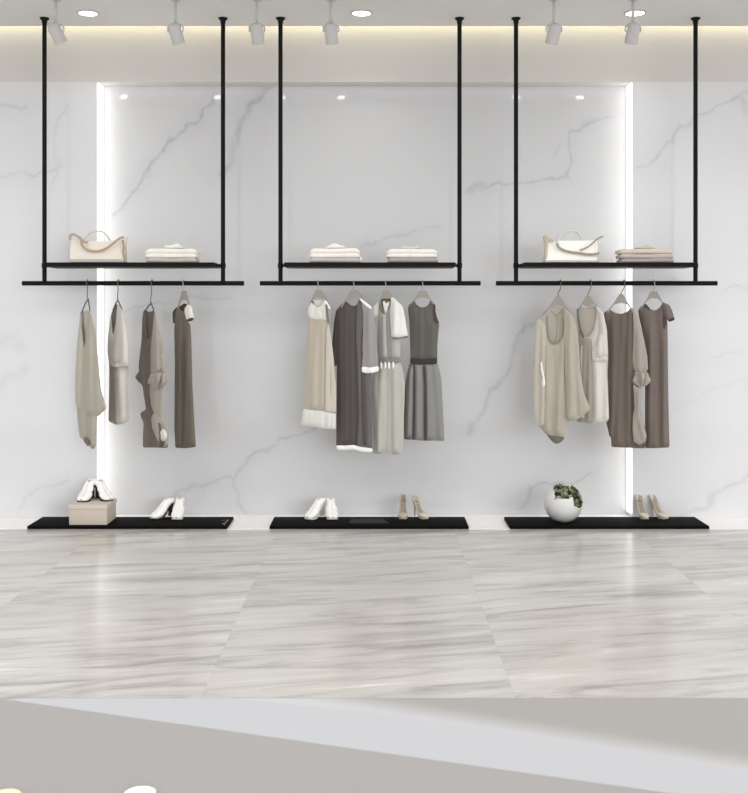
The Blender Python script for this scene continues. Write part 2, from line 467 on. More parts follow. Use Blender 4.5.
# faint silver mark at its right end
bm = bmesh.new()
for a, b in (((222,520.5),(226,520)),((224,524),(228.5,519.5)),((222,523),(225,525))):
    tube(bm, [G0(a[0], a[1], ST+.0006), G0(b[0], b[1], ST+.0006)], .003, 6)
for v in bm.verts: v.co.z = ST+.0006+(v.co.z-ST-.0006)*.2
mk = obj('silver_mark', bm, plain('silver_print', (140,138,136), .4), pl)
mk['label'] = 'small silver scribble mark'
pl = plinth(269.5, 468.8, 'low black display board carrying white mules and nude pumps, middle of three')
pts = [G0(351,519,ST), G0(383,519,ST), G0(390,523.5,ST), G0(349,523.5,ST)]
obj('inlay', prism(bmesh.new(), pts, ST+.0002, ST+.0008), plain('black_gloss_inlay', (12,12,13), .5, .1), pl)
plinth(510, 709.5, 'low black display board carrying the white round planter')

# ------------------------------------------------------------------ garments
class Gp:
    """vertical plane through the hook, turned by theta about it"""
    def __init__(s, hx, th):
        s.hx = hx; s.X0 = UX(hx, DR); s.th = math.radians(th); s.c = math.cos(s.th); s.s = math.sin(s.th)
        s.n = Vector((-s.s, -s.c, 0))
    def pt(s, px, py, off=0.0):
        # ray (k, 1) meets plane  (P-P0).n = off
        k = (px-CX)/F
        d = (off + s.n.x*s.X0 + s.n.y*DR)/(s.n.x*k+s.n.y)
        return U(px, py, d)

def smooth_poly(pts, it=2, lim=2.2):
    P = [np.array(p, float) for p in pts]
    for _ in range(it):
        out = []
        for i in range(len(P)):
            a, b = P[i], P[(i+1) % len(P)]; L = np.linalg.norm(b-a)+1e-9; c = min(.25*L, lim)
            out += [a+(b-a)*c/L, b-(b-a)*c/L]
        P = out
    return P
def resample(P, step):
    out = []
    for i in range(len(P)):
        a, b = P[i], P[(i+1) % len(P)]; L = np.linalg.norm(b-a)
        n = max(1, int(round(L/step)))
        for k in range(n): out.append(a+(b-a)*k/n)
    # drop near-duplicates
    r = [out[0]]
    for p in out[1:]:
        if np.linalg.norm(p-r[-1]) > .35: r.append(p)
    if np.linalg.norm(r[0]-r[-1]) < .35: r.pop()
    return r
def cloth(name, outline, G, m, parent, off=0.0, puff=.014, R=6.0, folds=(), back=.6, step=2.0, it=1, lim=1.1, seed=0, wob=.0026):
    P = resample(smooth_poly(outline, it, lim), step)
    B = np.array(P); nb = len(B); B2 = np.roll(B, -1, 0)
    lo, hi = B.min(0), B.max(0)
    gx = np.arange(lo[0]+step*.4, hi[0], step); gy = np.arange(lo[1]+step*.4, hi[1], step*1.25)
    Q = np.array([(x+(step*.5 if j % 2 else 0), y) for j, y in enumerate(gy) for x in gx])
    def dist(Q):
        e = B2-B; w = Q[:, None, :]-B[None]; t = np.clip((w*e).sum(2)/((e*e).sum(1)+1e-9), 0, 1)
        dd = w-e[None]*t[..., None]; return np.sqrt((dd**2).sum(2)).min(1)
    def inside(Q):
        x, y = Q[:, 0:1], Q[:, 1:2]; c = ((B[:, 1] > y) != (B2[:, 1] > y))
        with np.errstate(divide='ignore', invalid='ignore'):
            xi = (B2[:, 0]-B[:, 0])*(y-B[:, 1])/(B2[:, 1]-B[:, 1]+1e-12)+B[:, 0]
        return (np.logical_and(c, x < xi).sum(1) % 2) == 1
    if len(Q):
        Q = Q[inside(Q)]
    if len(Q):
        Q = Q[dist(Q) > step*.45]
    A = np.vstack([B, Q]) if len(Q) else B
    ed = [(i, (i+1) % nb) for i in range(nb)]
    res = delaunay_2d_cdt([Vector(p) for p in A], ed, [], 1, 1e-4)
    V, faces = res[0], res[2]
    V = np.array([(v.x, v.y) for v in V])
    cen = np.array([V[list(f)].mean(0) for f in faces]); ok = inside(cen)
    faces = [f for f, k in zip(faces, ok) if k]
    dd = dist(V); tt = np.clip(dd/R, 0, 1)
    env = tt*(2-tt)
    h = puff*env
    h = h*.75
    fo = np.zeros(len(V))
    for (xt, yt, xb, yb, amp, w) in folds:
        t = (V[:, 1]-yt)/(yb-yt+1e-9); xl = xt+(xb-xt)*t
        ramp = np.clip((t+.05)/.25, 0, 1)*np.clip((1.15-t)/.15, 0, 1)
        fo += 1.7*amp*np.exp(-((V[:, 0]-xl)/w)**2)*ramp
    rs = np.random.RandomState(seed+len(outline))
    for k in range(4):
        f = rs.uniform(.15, .6); p0 = rs.uniform(0, 6); sl = rs.uniform(-.05, .05)
        fo += wob*np.sin(f*(V[:, 0]+sl*V[:, 1])*2+p0)
    edge = np.clip(dd/1.2, 0, 1)
    hf = np.maximum(h*.25, h+fo*(.35+.65*edge)) ; hb = -back*h
    hem = dd < .01
    bm = bmesh.new()
    fv = [bm.verts.new(G.pt(x, y, off+(f if not e else f*.0))) for (x, y), f, e in zip(V, hf, hem)]
    bv = [fv[i] if hem[i] else bm.verts.new(G.pt(V[i, 0], V[i, 1], off+hb[i])) for i in range(len(V))]
    for f in faces:
        try: bm.faces.new([fv[i] for i in f])
        except ValueError: pass
        g = [bv[i] for i in f][::-1]
        if not all(hem[i] for i in f):
            try: bm.faces.new(g)
            except ValueError: pass
    bmesh.ops.recalc_face_normals(bm, faces=bm.faces)
    bm.verts.index_update(); hid = {fv[i].index for i in range(len(V)) if hem[i]}
    for e in bm.edges:
        if e.verts[0].index in hid and e.verts[1].index in hid: e.smooth = False
    return obj(name, bm, m, parent, smooth=True)
def sheet(name, outline, G, m, parent, off=0.0, it=1):
    return cloth(name, outline, G, m, parent, off, puff=.002, R=3, back=.6, it=it, wob=.0)
def plate(bm, outline, G, th=.008, off=0.0):
    f = [bm.verts.new(G.pt(x, y, off+th/2)) for x, y in outline]
    b = [bm.verts.new(v.co - G.n*th) for v in f]
    n = len(f); bm.faces.new(f); bm.faces.new(b[::-1])
    for i in range(n): bm.faces.new((f[i], b[i], b[(i+1) % n], f[(i+1) % n]))
    bmesh.ops.recalc_face_normals(bm, faces=bm.faces)
    bmesh.ops.triangulate(bm, faces=[q for q in bm.faces if len(q.verts) > 4])
    return bm

m_wire = plain('grey_wire', (104,102,98), .35, .5, metal=.4)
m_hang = plain('taupe_hanger_wood', (154,147,139), .5, .4, noise=.06, scale=20)
m_clear = plain('pale_hook_metal', (176,172,166), .3, .5, metal=.3)

def hook_path(hx, apex, G):
    r = RR+.0075; x = UX(hx, DR); c = Vector((x, DR, RZ)); pts = []
    # wraps over the rail in the plane across it: from behind, over the top, down the front
    for a in (-35, 0, 30, 60, 90, 120, 150, 180):
        t = math.radians(a); pts.append(c+Vector((0, math.cos(t)*r, math.sin(t)*r)))
    A = G.pt(*apex)
    p = pts[-1]
    pts += [p+(A-p)*.35+Vector((.004, -.004, 0)), p+(A-p)*.7+Vector((-.002, 0, 0)), A]
    return crom(pts, 4)
def hanger(hx, apex, left, right, G, lab, group, style='wood', web=8, nw=2.2):
    A = G.pt(*apex)
    t = thing('hanger', lab, 'hanger', (UX(hx, DR), DR, RZ), group)
    bm = bmesh.new()
    ax, ay = apex
    if style == 'wire':
        for e in (left, right):
            tube(bm, crom([G.pt(ax, ay), G.pt(ax+(e[0]-ax)*.35, ay+(e[1]-ay)*.22), G.pt(*e)], 5), .0042, 8)
        tube(bm, [G.pt(ax, ay-1.5), G.pt(ax, ay+1)], .006, 8)
        bd = obj('hanger_body', bm, m_wire, t, smooth=True)
    else:
        (lx, ly), (rx, ry) = left, right
        o = [(ax-nw, ay), (ax+nw, ay), (ax+nw+(rx-ax-nw)*.45, ay+(ry-ay)*.50), (rx, ry), (rx-.6, ry+1.9),
             (ax+nw*.6+(rx-ax)*.45, ay+(ry-ay)*.47+2.6), (ax+nw*.9, ay+web), (ax-nw*.9, ay+web), (ax-nw*.6+(lx-ax)*.45, ay+(ly-ay)*.47+2.6),
             (lx+.6, ly+1.9), (lx, ly), (ax-nw+(lx-ax+nw)*.45, ay+(ly-ay)*.50)]
        plate(bm, o, G, .010)
        bd = obj('hanger_body', bm, m_hang, t)
    h = TUBE(hook_path(hx, (ax, ay+1), G), .0028, 8)
    obj('hook', h, m_clear if style == 'clip' else m_wire, t, smooth=True)
    return t
def garment(name, lab, cat, G, top, group):
    return thing(name, lab, cat, G.pt(*top), group)

m_g1 = fabric('oatmeal_linen', (173,167,154)); m_g1l = fabric('pale_sheer_linen', (183,178,166)); m_g1d = fabric('shaded_inside_linen', (112,108,98))  # darkest copy puts the shade inside the hem into the colour
m_g2 = fabric('ivory_cotton', (206,202,194)); m_g2d = fabric('shaded_ivory_cotton', (157,149,139)); m_g2i = fabric('shaded_inside_ivory', (120,112,104))  # darker copies: shaded side and neck inside of the ivory, put into colour
m_g3 = fabric('taupe_jersey', (110,100,92)); m_g3l = fabric('lit_taupe_jersey', (163,154,145)); m_g3d = fabric('dark_taupe_jersey', (84,76,70))  # light copy is the jersey's lit side; dark one also fills shaded openings
m_g4 = fabric('brown_taupe_crepe', (108,100,89)); m_g4d = fabric('shaded_brown_crepe', (70,64,56)); m_cream = fabric('cream_cotton', (226,222,209))  # dark copy puts the shade inside neck and sleeves into the colour
m_g4r = fabric('mauve_taupe_crepe', (117,107,100))
m_a = fabric('sand_silk', (180,172,158)); m_aw = fabric('white_voile', (214,212,205)); m_al = fabric('lit_sand_silk', (198,191,179))  # paler sand copy is the side turned to the light
m_b = fabric('charcoal_wool', (87,81,80)); m_bl = fabric('lit_charcoal_wool', (106,102,104)); m_bs = fabric('lit_sleeve_wool', (154,150,150)); m_bd = fabric('dark_charcoal_wool', (78,70,67))  # lighter and darker copies paint the charcoal's lit and shaded sides
m_cuff = fabric('white_cuff_cotton', (244,242,239))
m_c = fabric('pale_grey_flannel', (176,173,168)); m_cw = fabric('ivory_blouse_cotton', (226,224,218)); m_cb = fabric('grey_waistband', (138,134,129)); m_cs = fabric('silver_grey_skirt', (180,178,171)); m_cd = fabric('dark_grey_green_cloth', (122,118,110))  # dark grey-green also stands for shade inside neck and sleeve mouth
m_d = fabric('slate_grey_jersey', (100,97,92)); m_db = fabric('near_black_belt', (62,60,57)); m_ds = fabric('grey_pleated_wool', (136,135,132)); m_dd = fabric('dark_pleat_wool', (72,71,70)); m_dm = fabric('dark_slate_pleat', (98,95,90))

# ================= left rack
def tunic_left():
    G = Gp(87.5, 48)
    hanger(87.5, (88,300), (81,314), (90,311), G, 'grey wire hanger holding the oatmeal batwing tunic on the left rack', 'hangers on the left rack', 'wire')
    t = garment('tunic', 'oatmeal batwing tunic with V neck and long drooping tail, leftmost on the left rack', 'tunic', G, (87,312), 'garments on the left rack')
    sheet('lining', [(81.5,312),(88.5,309.5),(89,330),(85,346),(82,342)], G, m_g1l, t, -.012)
    cloth('body', [(80.5,313),(81.8,312.5),(82.5,328),(84,343.5),(85.2,343.5),(86.6,325),(88.4,309.5),(91,314),(95,330),(97.5,357),(98,380),(99,400),(97.5,415),(96.5,432),(95.4,447),(92,449.5),(89.5,446),(87,441),(82,439.5),(79.5,436),(78,424),(76.8,410),(75.6,400),(75.2,380),(76,360),(77.3,342),(79.5,322)],
          G, m_g1, t, 0, .018, 7, [(84,345,81,430,.008,1.6),(90,340,89,410,-.006,2),(88,412,88,440,-.012,1.5),(93,415,93,448,.008,1.8)])
    cloth('sleeve', [(80,322),(82,330),(83,345),(83.5,380),(83,407),(80,410),(76.8,409),(75.2,400),(75,380),(76,360),(77.5,342)], G, m_g1l, t, .014, .008, 4, [(79,330,79,405,.006,1.5)])
    cloth('sleeve', [(89,318),(92,318),(95,330),(98,357),(99.5,375),(101.2,390),(106.6,408.5),(103,412),(98.5,416.5),(92,415),(86,413),(84.6,398),(85,360),(87,335)], G, m_g1, t, .016, .012, 5, [(90,340,92,412,.006,2.2),(96,350,101,405,-.004,1.6)])
    s = sheet('hem_shade', [(84.5,437),(87,438),(89.5,443),(88.5,447),(86.5,445),(83,440.5)], G, m_g1d, t, .018)  # dark sheet painting the shade inside the hem
tunic_left()
def top_left():
    G = Gp(118.5, 50)
    hanger(118.5, (117.8,301), (113,310), (122,310), G, 'grey wire hanger holding the ivory short-sleeved top on the left rack', 'hangers on the left rack', 'wire')
    t = garment('dress', 'short ivory dress with loose half sleeve, second garment on the left rack', 'dress', G, (118,306), 'garments on the left rack')
    sheet('lining', [(114.5,305),(118,304),(119,320),(114,337),(111.5,330),(111.3,314)], G, m_g2i, t, -.012)
    cloth('body', [(111.2,313),(111.6,322),(112.8,336),(115.5,325),(117.3,304.5),(119.5,306),(122.5,311),(125.5,328),(127.3,345),(128.5,365),(129.5,385),(130,410),(129,421),(123,424),(117,425),(112.5,423),(108.5,421.3),(109,400),(109.3,375),(109,362),(107.6,352),(107.8,340),(109.6,322)],
          G, m_g2, t, 0, .018, 6, [(113,365,112.5,423,-.014,2.0),(120,365,121,424,.006,2.4),(126,365,126.5,422,-.008,1.2)])
    cloth('side_shading', [(109.3,362),(112.5,366),(116.5,366.5),(117,395),(117,424.6),(112.5,423),(108.7,421),(109.1,395)], G, m_g2d, t, .012, .008, 4, [(112,370,112,422,-.006,1.5)])  # darker strip: the dress's shaded side, put into the colour
    cloth('sleeve', [(117.8,305),(120.5,307),(123,312),(126.2,330),(128,350),(128,365.5),(124,366.5),(119,365.5),(115,367.5),(111,363),(109,354),(112.5,345),(116,330),(117,315)], G, m_g2, t, .018, .016, 5, [(119,320,117,360,.006,2),(112,362,127,363,.0,2)])
    cloth('cuff', [(111,361.5),(115,363.5),(120,362),(128,362.5),(128,366.2),(121,366.8),(115,368),(110.5,365)], G, m_g2, t, .030, .007, 2.5)
top_left()
def knot(G, c, r, m, t, off, sx=1.0, sy=.9):
    """gathered fabric knot: ruffled lump with little petals"""
    cx, cy = c
    out = [(cx+sx*r*math.cos(a)*(1+.10*math.sin(5*a)), cy+sy*r*math.sin(a)*(1+.08*math.cos(7*a))) for a in np.linspace(0, 2*math.pi, 26)[:-1]]
    k = cloth('knot', out, G, m, t, off, .030, r*.8, [(cx-r*.5, cy-r, cx-r*.1, cy+r, -.016, r*.10), (cx+r*.55, cy-r, cx+r*.15, cy+r, -.016, r*.10), (cx, cy-r, cx+r*.2, cy+r, .008, r*.2)], back=.3, step=1.0, it=2, lim=2.0)
    return k
def ruffles(G, pts, m, t, off):
    for (x, y, r) in pts:
        o = [(x-r, y+r*.9), (x-r*.9, y-r*.4), (x-.2*r, y-r), (x+.7*r, y-r*.6), (x+r, y+r*.9)]
        cloth('ruffle', o, G, m, t, off, .014, r, back=.5, step=.9)
def knotted_left():
    G = Gp(152, 46)
    hanger(152, (151,304), (145,311), (154,311), G, 'grey wire hanger holding the taupe knotted dress on the left rack', 'hangers on the left rack', 'wire')
    t = garment('dress', 'taupe dress with knotted sleeve and gathered ruffle near the hem, on the left rack', 'dress', G, (150,310), 'garments on the left rack')
    sheet('lining', [(144.6,309.5),(149,312),(154.4,310.5),(153,330),(148.5,341),(145.5,335)], G, m_g3, t, -.012)
    cloth('body', [(143.8,309.5),(145,310),(146.3,322),(147.4,340),(151,335),(153.5,318),(154.8,311),(157,325),(160,340),(162,365),(161.8,388),(162,402),(159.8,414.5),(164,424),(168.4,432),(168.4,440),(167.6,448),(155,447.6),(142.8,447.5),(143,435),(143.6,423),(140.2,415),(141,412.5),(146,409.5),(144.5,400),(143.4,393),(142.4,385.5),(138,381.5),(135,377.5),(136,375),(139,371.5),(138.6,366),(139.4,358),(141.4,340),(142.3,318)],
          G, m_g3, t, 0, .018, 7, [(146,345,149,440,.008,2),(151,390,152,445,-.006,2.5),(158,420,160,446,.01,2)])
    cloth('sleeve', [(154,311),(155.5,316),(157.5,325),(163,343),(164.8,360),(164.6,372),(157,375),(150.5,374),(150.6,350),(152.6,330)], G, m_g3l, t, .016, .016, 5, [(156,330,157,372,.006,2),(160.5,345,161,372,-.006,1)])
    knot(G, (157.5,379.8), 9.6, m_g3l, t, .030)
    ruffles(G, [(154,370.5,1.6),(158.5,369.8,1.7),(163.5,370.8,1.8)], m_g3l, t, .034)
    cloth('sleeve_tail', [(150,382),(157,385),(163,382),(163,400),(161.5,418),(157,420),(151,406),(149.5,392)], G, m_g3l, t, .016, .010, 4, [(156,390,156,412,.005,1.5)])
    cloth('drape', [(155,411),(160,415.5),(164,424),(168.4,432),(168.2,444),(165,448),(160,445),(157,440),(152,428),(151,418)], G, m_g3l, t, .018, .014, 5, [(158,420,163,440,-.010,1.2),(156,418,158,440,.006,1.6)])
    cloth('ruffle', [(160,432),(163,428),(166,431),(167.5,437),(165,441),(161,440.5)], G, m_aw, t, .030, .014, 3)
    sheet('hem_shade', [(159.5,446.5),(161,443),(164.5,440.5),(164,443.5),(161.5,447.5)], G, m_g3d, t, .034)  # dark sheet in place of shade under the hem
knotted_left()
def brown_left():
    G = Gp(183.5, 44)
    hanger(183.5, (183.3,291), (177,308), (190,308), G, 'taupe clamp hanger with cream dress shoulders, right end of the left rack', 'hangers on the left rack', 'clip', 9, 1.8)
    t = garment('dress', 'long straight brown dress with one cream cap sleeve, rightmost on the left rack', 'dress', G, (183,307), 'garments on the left rack')
    sheet('lining', [(178,307.5),(184.5,303),(188,305),(187,314),(181,313),(178,311)], G, m_g4d, t, -.012)
    cloth('sleeve', [(177.5,306.5),(179.5,304.5),(179,310),(176.5,323),(173,323.4),(172.4,312),(174.5,309)], G, m_g4d, t, -.004, .010, 3)
    cloth('body', [(176,310),(178.5,307.5),(180,309),(182,311.5),(184.4,310),(186,313),(188,322),(190.6,325),(191.3,337),(192.4,384),(194,415),(195.9,447),(186,448.3),(181,448),(175.4,448),(174.3,428),(174.8,365),(174.2,330),(175,318)],
          G, m_g4, t, 0, .018, 6, [(182.5,322,182,446,-.020,1.3),(178.5,330,178.3,446,.006,1.6),(188,330,189.5,446,.006,2.2)])
    cloth('sleeve', [(184.3,309.5),(186,306),(188.2,304.3),(191,305.5),(192.6,311),(193.8,318.5),(190,320),(186.6,320.3),(185,315)], G, m_cream, t, .016, .018, 4)
    sheet('sleeve_mouth_shade', [(186.6,319.8),(190,318),(193.8,317.8),(193.4,320),(190,321.6),(187.2,321.3)], G, m_g4d, t, .030)  # dark sheet for the shaded inside of the cap sleeve
brown_left()

# ================= middle rack
def sleeveless_mid():
    G = Gp(318, 20)
    hanger(318, (318,290), (309,304), (329,303.5), G, 'taupe clamp hanger holding the sand sleeveless dress on the middle rack', 'hangers on the middle rack', 'clip', 8, 2.6)
    t = garment('dress', 'sleeveless sand dress with white yoke and pale hem band, leftmost on the middle rack', 'dress', G, (318,305), 'garments on the middle rack')
    sheet('lining', [(311.6,301.5),(317,299.8),(323.5,300),(326,310),(318,312),(312,308)], G, m_aw, t, -.012)
    cloth('strap', [(311.4,301),(313.6,301),(314.3,305),(312.5,309),(309,312.5),(306.6,312),(307.3,307)], G, m_cd, t, -.006, .007, 3)
    cloth('body', [(311.4,301.5),(313.8,304.3),(318,306.8),(321,305),(323,300.3),(325.3,300.5),(330.4,307.7),(331,314),(329.4,324),(331.5,340),(334,360),(336,385),(336,413),(325,411),(303.4,409.5),(304.6,398),(305.2,378),(307,343),(308.2,318),(306.8,311.5),(308,306)],
          G, m_a, t, 0, .018, 7, [(315,325,313,408,.005,2.2),(326.5,322,325.5,410,-.014,1.4),(320,330,319,408,-.004,2)])
    cloth('yoke', [(311.4,302),(313.8,305),(318,307.3),(321,305.6),(323.4,301),(325.5,301.5),(326.5,309),(328,321),(322,319),(316,319.5),(308.6,317.5),(307.2,311.5),(308.4,306.5)], G, m_aw, t, .014, .008, 4)
    cloth('armhole_binding', [(325.4,304),(327.4,304.5),(328,312),(329.3,323.5),(327.6,324),(326,316)], G, m_cd, t, .024, .005, 1.5)
    cloth('shoulder', [(324,299.8),(327,301),(330.5,307.6),(330.7,310),(328,308),(325,304)], G, m_cuff, t, .022, .006, 2)
    cloth('side_shading', [(328.8,324),(331.5,340),(333,352),(334,372),(335.9,385),(336,412.5),(325.2,411),(325.6,370),(326.3,330)], G, m_al, t, .012, .010, 4, [(330,330,331,410,-.006,1.6)])  # lit right side of the dress as a paler overlay
    cloth('hem_band', [(303.3,409),(325,411.5),(336,413.3),(335.6,429.5),(325,428.8),(311.5,426.4),(300.8,425.8),(302,417)], G, m_aw, t, .004, .018, 4, [(325.3,410,324.8,429,-.012,1.4)])
sleeveless_mid()
def charcoal_mid():
    G = Gp(353.7, 20)
    hanger(353.7, (353.7,290), (341,306), (368,306), G, 'taupe clamp hanger holding the long charcoal dress on the middle rack', 'hangers on the middle rack', 'clip', 8, 3.2)
    t = garment('dress', 'long charcoal dress with long sleeves, white cuffs and white hem, middle rack', 'dress', G, (353.6,305), 'garments on the middle rack')
    cloth('sleeve', [(338,308),(339,316),(338,340),(337,366.5),(330.4,364.5),(332,345),(334,322),(336,311)], G, m_bd, t, -.004, .012, 4, [(335.5,315,333.5,364,.004,1.6)])
    cloth('cuff', [(330.3,364.6),(337,366.6),(336.8,372.4),(333.5,372),(329.9,370.4)], G, fabric('shaded_white_cuff', (180,172,170)), t, .002, .010, 3)  # white cuff greyed for the shaded side
    cloth('body', [(345.6,301),(347.6,302.2),(350.5,305.2),(354,306),(357,304.8),(359,299),(360.4,298.6),(366,303.8),(369.5,308),(370,330),(371,375),(372,405),(372.2,448.5),(362,447),(354,445.2),(345,446),(336.2,445.8),(336.7,401),(336.8,368),(338,330),(337,310),(341,304.5)],
          G, m_b, t, 0, .020, 8, [(345,320,344,445,.004,3),(356.5,310,357.5,446,-.010,1.4),(351,320,352,446,.005,2.4),(362,330,364,446,.006,2)])
    cloth('side_shading', [(357.2,305),(360,299.5),(366,304.5),(368,320),(369.5,360),(371.2,376),(371.9,405),(372,448),(362,446.6),(357,445.5),(359,410),(357.5,370),(356,335)], G, m_bl, t, .014, .008, 5, [(363,375,364,446,-.004,1.5)])  # side turned to the light, painted as a lighter overlay
    cloth('sleeve', [(361,299),(366,303),(371.8,307),(374,318),(375.7,330.5),(378.2,367),(370,368.5),(361.9,367.5),(363,335),(363.5,314)], G, m_bs, t, .026, .014, 5, [(368,315,367,366,.006,2),(373,320,374.5,366,-.006,1.2)])
    cloth('shoulder', [(358.8,298.6),(361,298.4),(366.5,302.6),(372,307.2),(371,309.5),(366,306),(361.6,301.8)], G, m_cuff, t, .032, .007, 2.2)  # shoulder highlight painted as a white strip
    cloth('cuff', [(361.8,366.4),(370,367.6),(378.6,366),(379,371),(374,372.4),(367,373.4),(361.6,372)], G, m_cuff, t, .030, .014, 3)
    cloth('hem_band', [(336.2,445.4),(345,445.6),(354,444.9),(358,446.3),(372.2,448.2),(372.2,452),(364,452.3),(354,449.5),(345,450),(336.8,449.6)], G, m_cuff, t, .006, .014, 2.4)
charcoal_mid()
def blouse_mid():
    G = Gp(385.5, 18)
    hanger(385.5, (385.5,290.7), (378.5,304), (398,304), G, 'taupe clamp hanger holding the ivory blouse and grey skirt on the middle rack', 'hangers on the middle rack', 'clip', 8, 2.8)
    t = garment('dress', 'pale grey dress with ivory half sleeve and gathered skirt, third on the middle rack', 'dress', G, (386,303), 'garments on the middle rack')
    sheet('lining', [(379.2,300),(385,297),(391.5,297),(391.5,312),(385,316),(379.5,310)], G, m_cd, t, -.012)
    cloth('sleeve', [(379.5,301),(378.5,314),(374.5,318),(371.6,314),(373,306.5)], G, m_cw, t, -.006, .010, 3)
    cloth('body', [(379,304.5),(380,300),(381.5,305),(383.3,312.5),(386.5,311),(390,304),(391.5,297),(394,298),(399,304),(400.5,320),(400.4,339),(400.4,358.5),(389,359),(378.2,358.5),(377,343),(377.7,324)],
          G, m_c, t, 0, .018, 6, [(383,315,383.5,356,.006,2),(388,312,390,356,-.014,1.2),(394,330,394,356,.004,2)])
    cloth('collar', [(382.6,302),(384.4,300.5),(386.2,304),(388.8,301),(389.6,303),(387.4,309),(385.6,314),(384,309)], G, m_cw, t, .014, .012, 2.5, [(385.8,301,385.6,313,-.010,.8)])
    cloth('collar', [(380.5,303),(382,306),(384,311),(384.6,315),(380.4,311.5),(379.2,306)], G, m_cd, t, .012, .008, 2.5)
    cloth('placket', [(386.4,311),(388.5,308),(390,312),(390.3,335),(390.6,357.5),(388.3,357.5),(386.6,335)], G, fabric('grey_placket', (150,146,139)), t, .012, .006, 2)
    cloth('sleeve', [(391,297),(393.5,297.5),(398,301.5),(402.8,306.8),(405.3,320),(408,336.5),(400,338),(391.4,338.2),(390.2,318),(390.8,305)], G, m_cw, t, .020, .018, 5, [(395,308,394,336,.006,1.8),(400,312,402,336,-.005,1.6)])
    sheet('sleeve_mouth_shade', [(391.2,336.6),(399,337.6),(408,335.4),(408,338),(400,338.8),(395,339.6),(391.6,338.6)], G, m_cd, t, .034)  # dark sheet painting shade in the sleeve mouth
    sk = cloth('skirt', [(379.4,361.5),(390,362),(400.4,361.5),(403,371),(404.9,385),(404.4,405),(403.6,423),(402.4,454),(393,454.6),(386,453.6),(378,454),(372.6,453.4),(372.8,430),(372.6,410),(371.8,390),(372.4,376),(377,366)],
          G, m_cs, t, -.004, .020, 7, [(381,365,379,452,.010,2.2),(387,364,386,452,-.010,1.4),(393,364,394.5,452,.010,2.4),(391,370,391.5,452,-.010,1.0),(399.5,366,400,452,-.007,1.4)])
    cloth('waistband', [(377.8,357.2),(389,358),(400.4,357.2),(400.4,362.4),(389,363),(378,362.6)], G, m_cb, t, .010, .010, 2.5)
    for x in (381, 385.2, 389, 393.2):
        cloth('gather', [(x-.9,361.8),(x+.9,361.8),(x+1.4,367),(x,370),(x-1.3,367)], G, m_cuff, sk, .016, .008, 1.2, step=.9)
blouse_mid()
def pleated_mid():
    G = Gp(422.4, 14)
    hanger(422.4, (422.4,290.7), (411,304), (434.5,304), G, 'taupe clamp hanger holding the slate pleated dress on the middle rack', 'hangers on the middle rack', 'clip', 7, 3.4)
    t = garment('dress', 'sleeveless slate grey dress with black belt and pleated skirt, rightmost on the middle rack', 'dress', G, (422,306), 'garments on the middle rack')
    cloth('bodice', [(408.4,306.3),(411,303.4),(414.8,300.6),(415.8,304),(420.5,307.4),(425.5,307.3),(429.2,304),(429.6,300.2),(432,301.8),(435.4,304.5),(433.4,309),(434,318),(436,321.5),(439.4,323.4),(438.2,334),(437.4,345),(437.2,360),(423,360.5),(410.4,360),(409.8,335),(409,318),(408,310)],
          G, m_d, t, 0, .020, 7, [(413,310,413,358,-.006,2.2),(422,320,421,358,.008,2.5),(425.5,312,425,358,-.008,1.6),(431,325,431,358,.005,2)])
    cloth('armhole_binding', [(433,304),(435.4,304.3),(435.6,312),(438,320.5),(439.6,323.6),(436,322.6),(433.4,318.5),(432.8,309)], G, m_bd, t, .010, .008, 2)
    cloth('shoulder', [(408.2,306),(411,303.4),(414.8,300.4),(416,304.4),(418.8,307.3),(414,306.6),(409,309.5)], G, m_dm, t, .014, .006, 2)
    sk = cloth('skirt', [(409.4,363),(423,363.5),(437.4,363),(439.4,369),(441.3,379),(443,410),(444.4,441),(434,440.6),(425,440.8),(415,440),(404.2,439.4),(404,415),(404.2,392),(406.6,375)],
          G, m_ds, t, -.002, .022, 6, [(411,365,407.5,439,.008,1.2),(414.3,365,414,439,-.016,.9),(418,365,418,439,.010,1.5),(421.5,365,421,439,.008,1.2),(425.3,365,425.4,439,-.018,.9),(429,365,430,439,.008,1.4),(433,365,435.5,439,-.005,1.2),(437,368,440,439,.005,1.4)])
    for o, m in (([(409.4,364),(412.6,364.4),(411.5,385),(411,412),(410,439.6),(404.4,439.2),(404.4,415),(404.6,392),(406.8,375)], m_dm),
                 ([(413.6,365),(415,365),(415.2,400),(414.6,439.4),(412.2,439.4),(413.4,400)], m_dd),
                 ([(422.6,366),(425.2,365.6),(426.4,385),(426.8,415),(426.6,440.4),(424.2,440.4),(424,415),(424.2,385)], m_dd),
                 ([(416.6,366),(418.4,366),(419.6,400),(419.6,439.6),(416,439.6),(416.6,400)], fabric('mid_pleat_wool', (136,133,131)))):
        cloth('pleat', o, G, m, sk, .018, .006, 2, step=1.4)
    cloth('belt', [(410,358),(423,359),(437.2,358),(437.2,363.8),(423,364.6),(410,364)], G, m_db, t, .014, .010, 2.5)
pleated_mid()

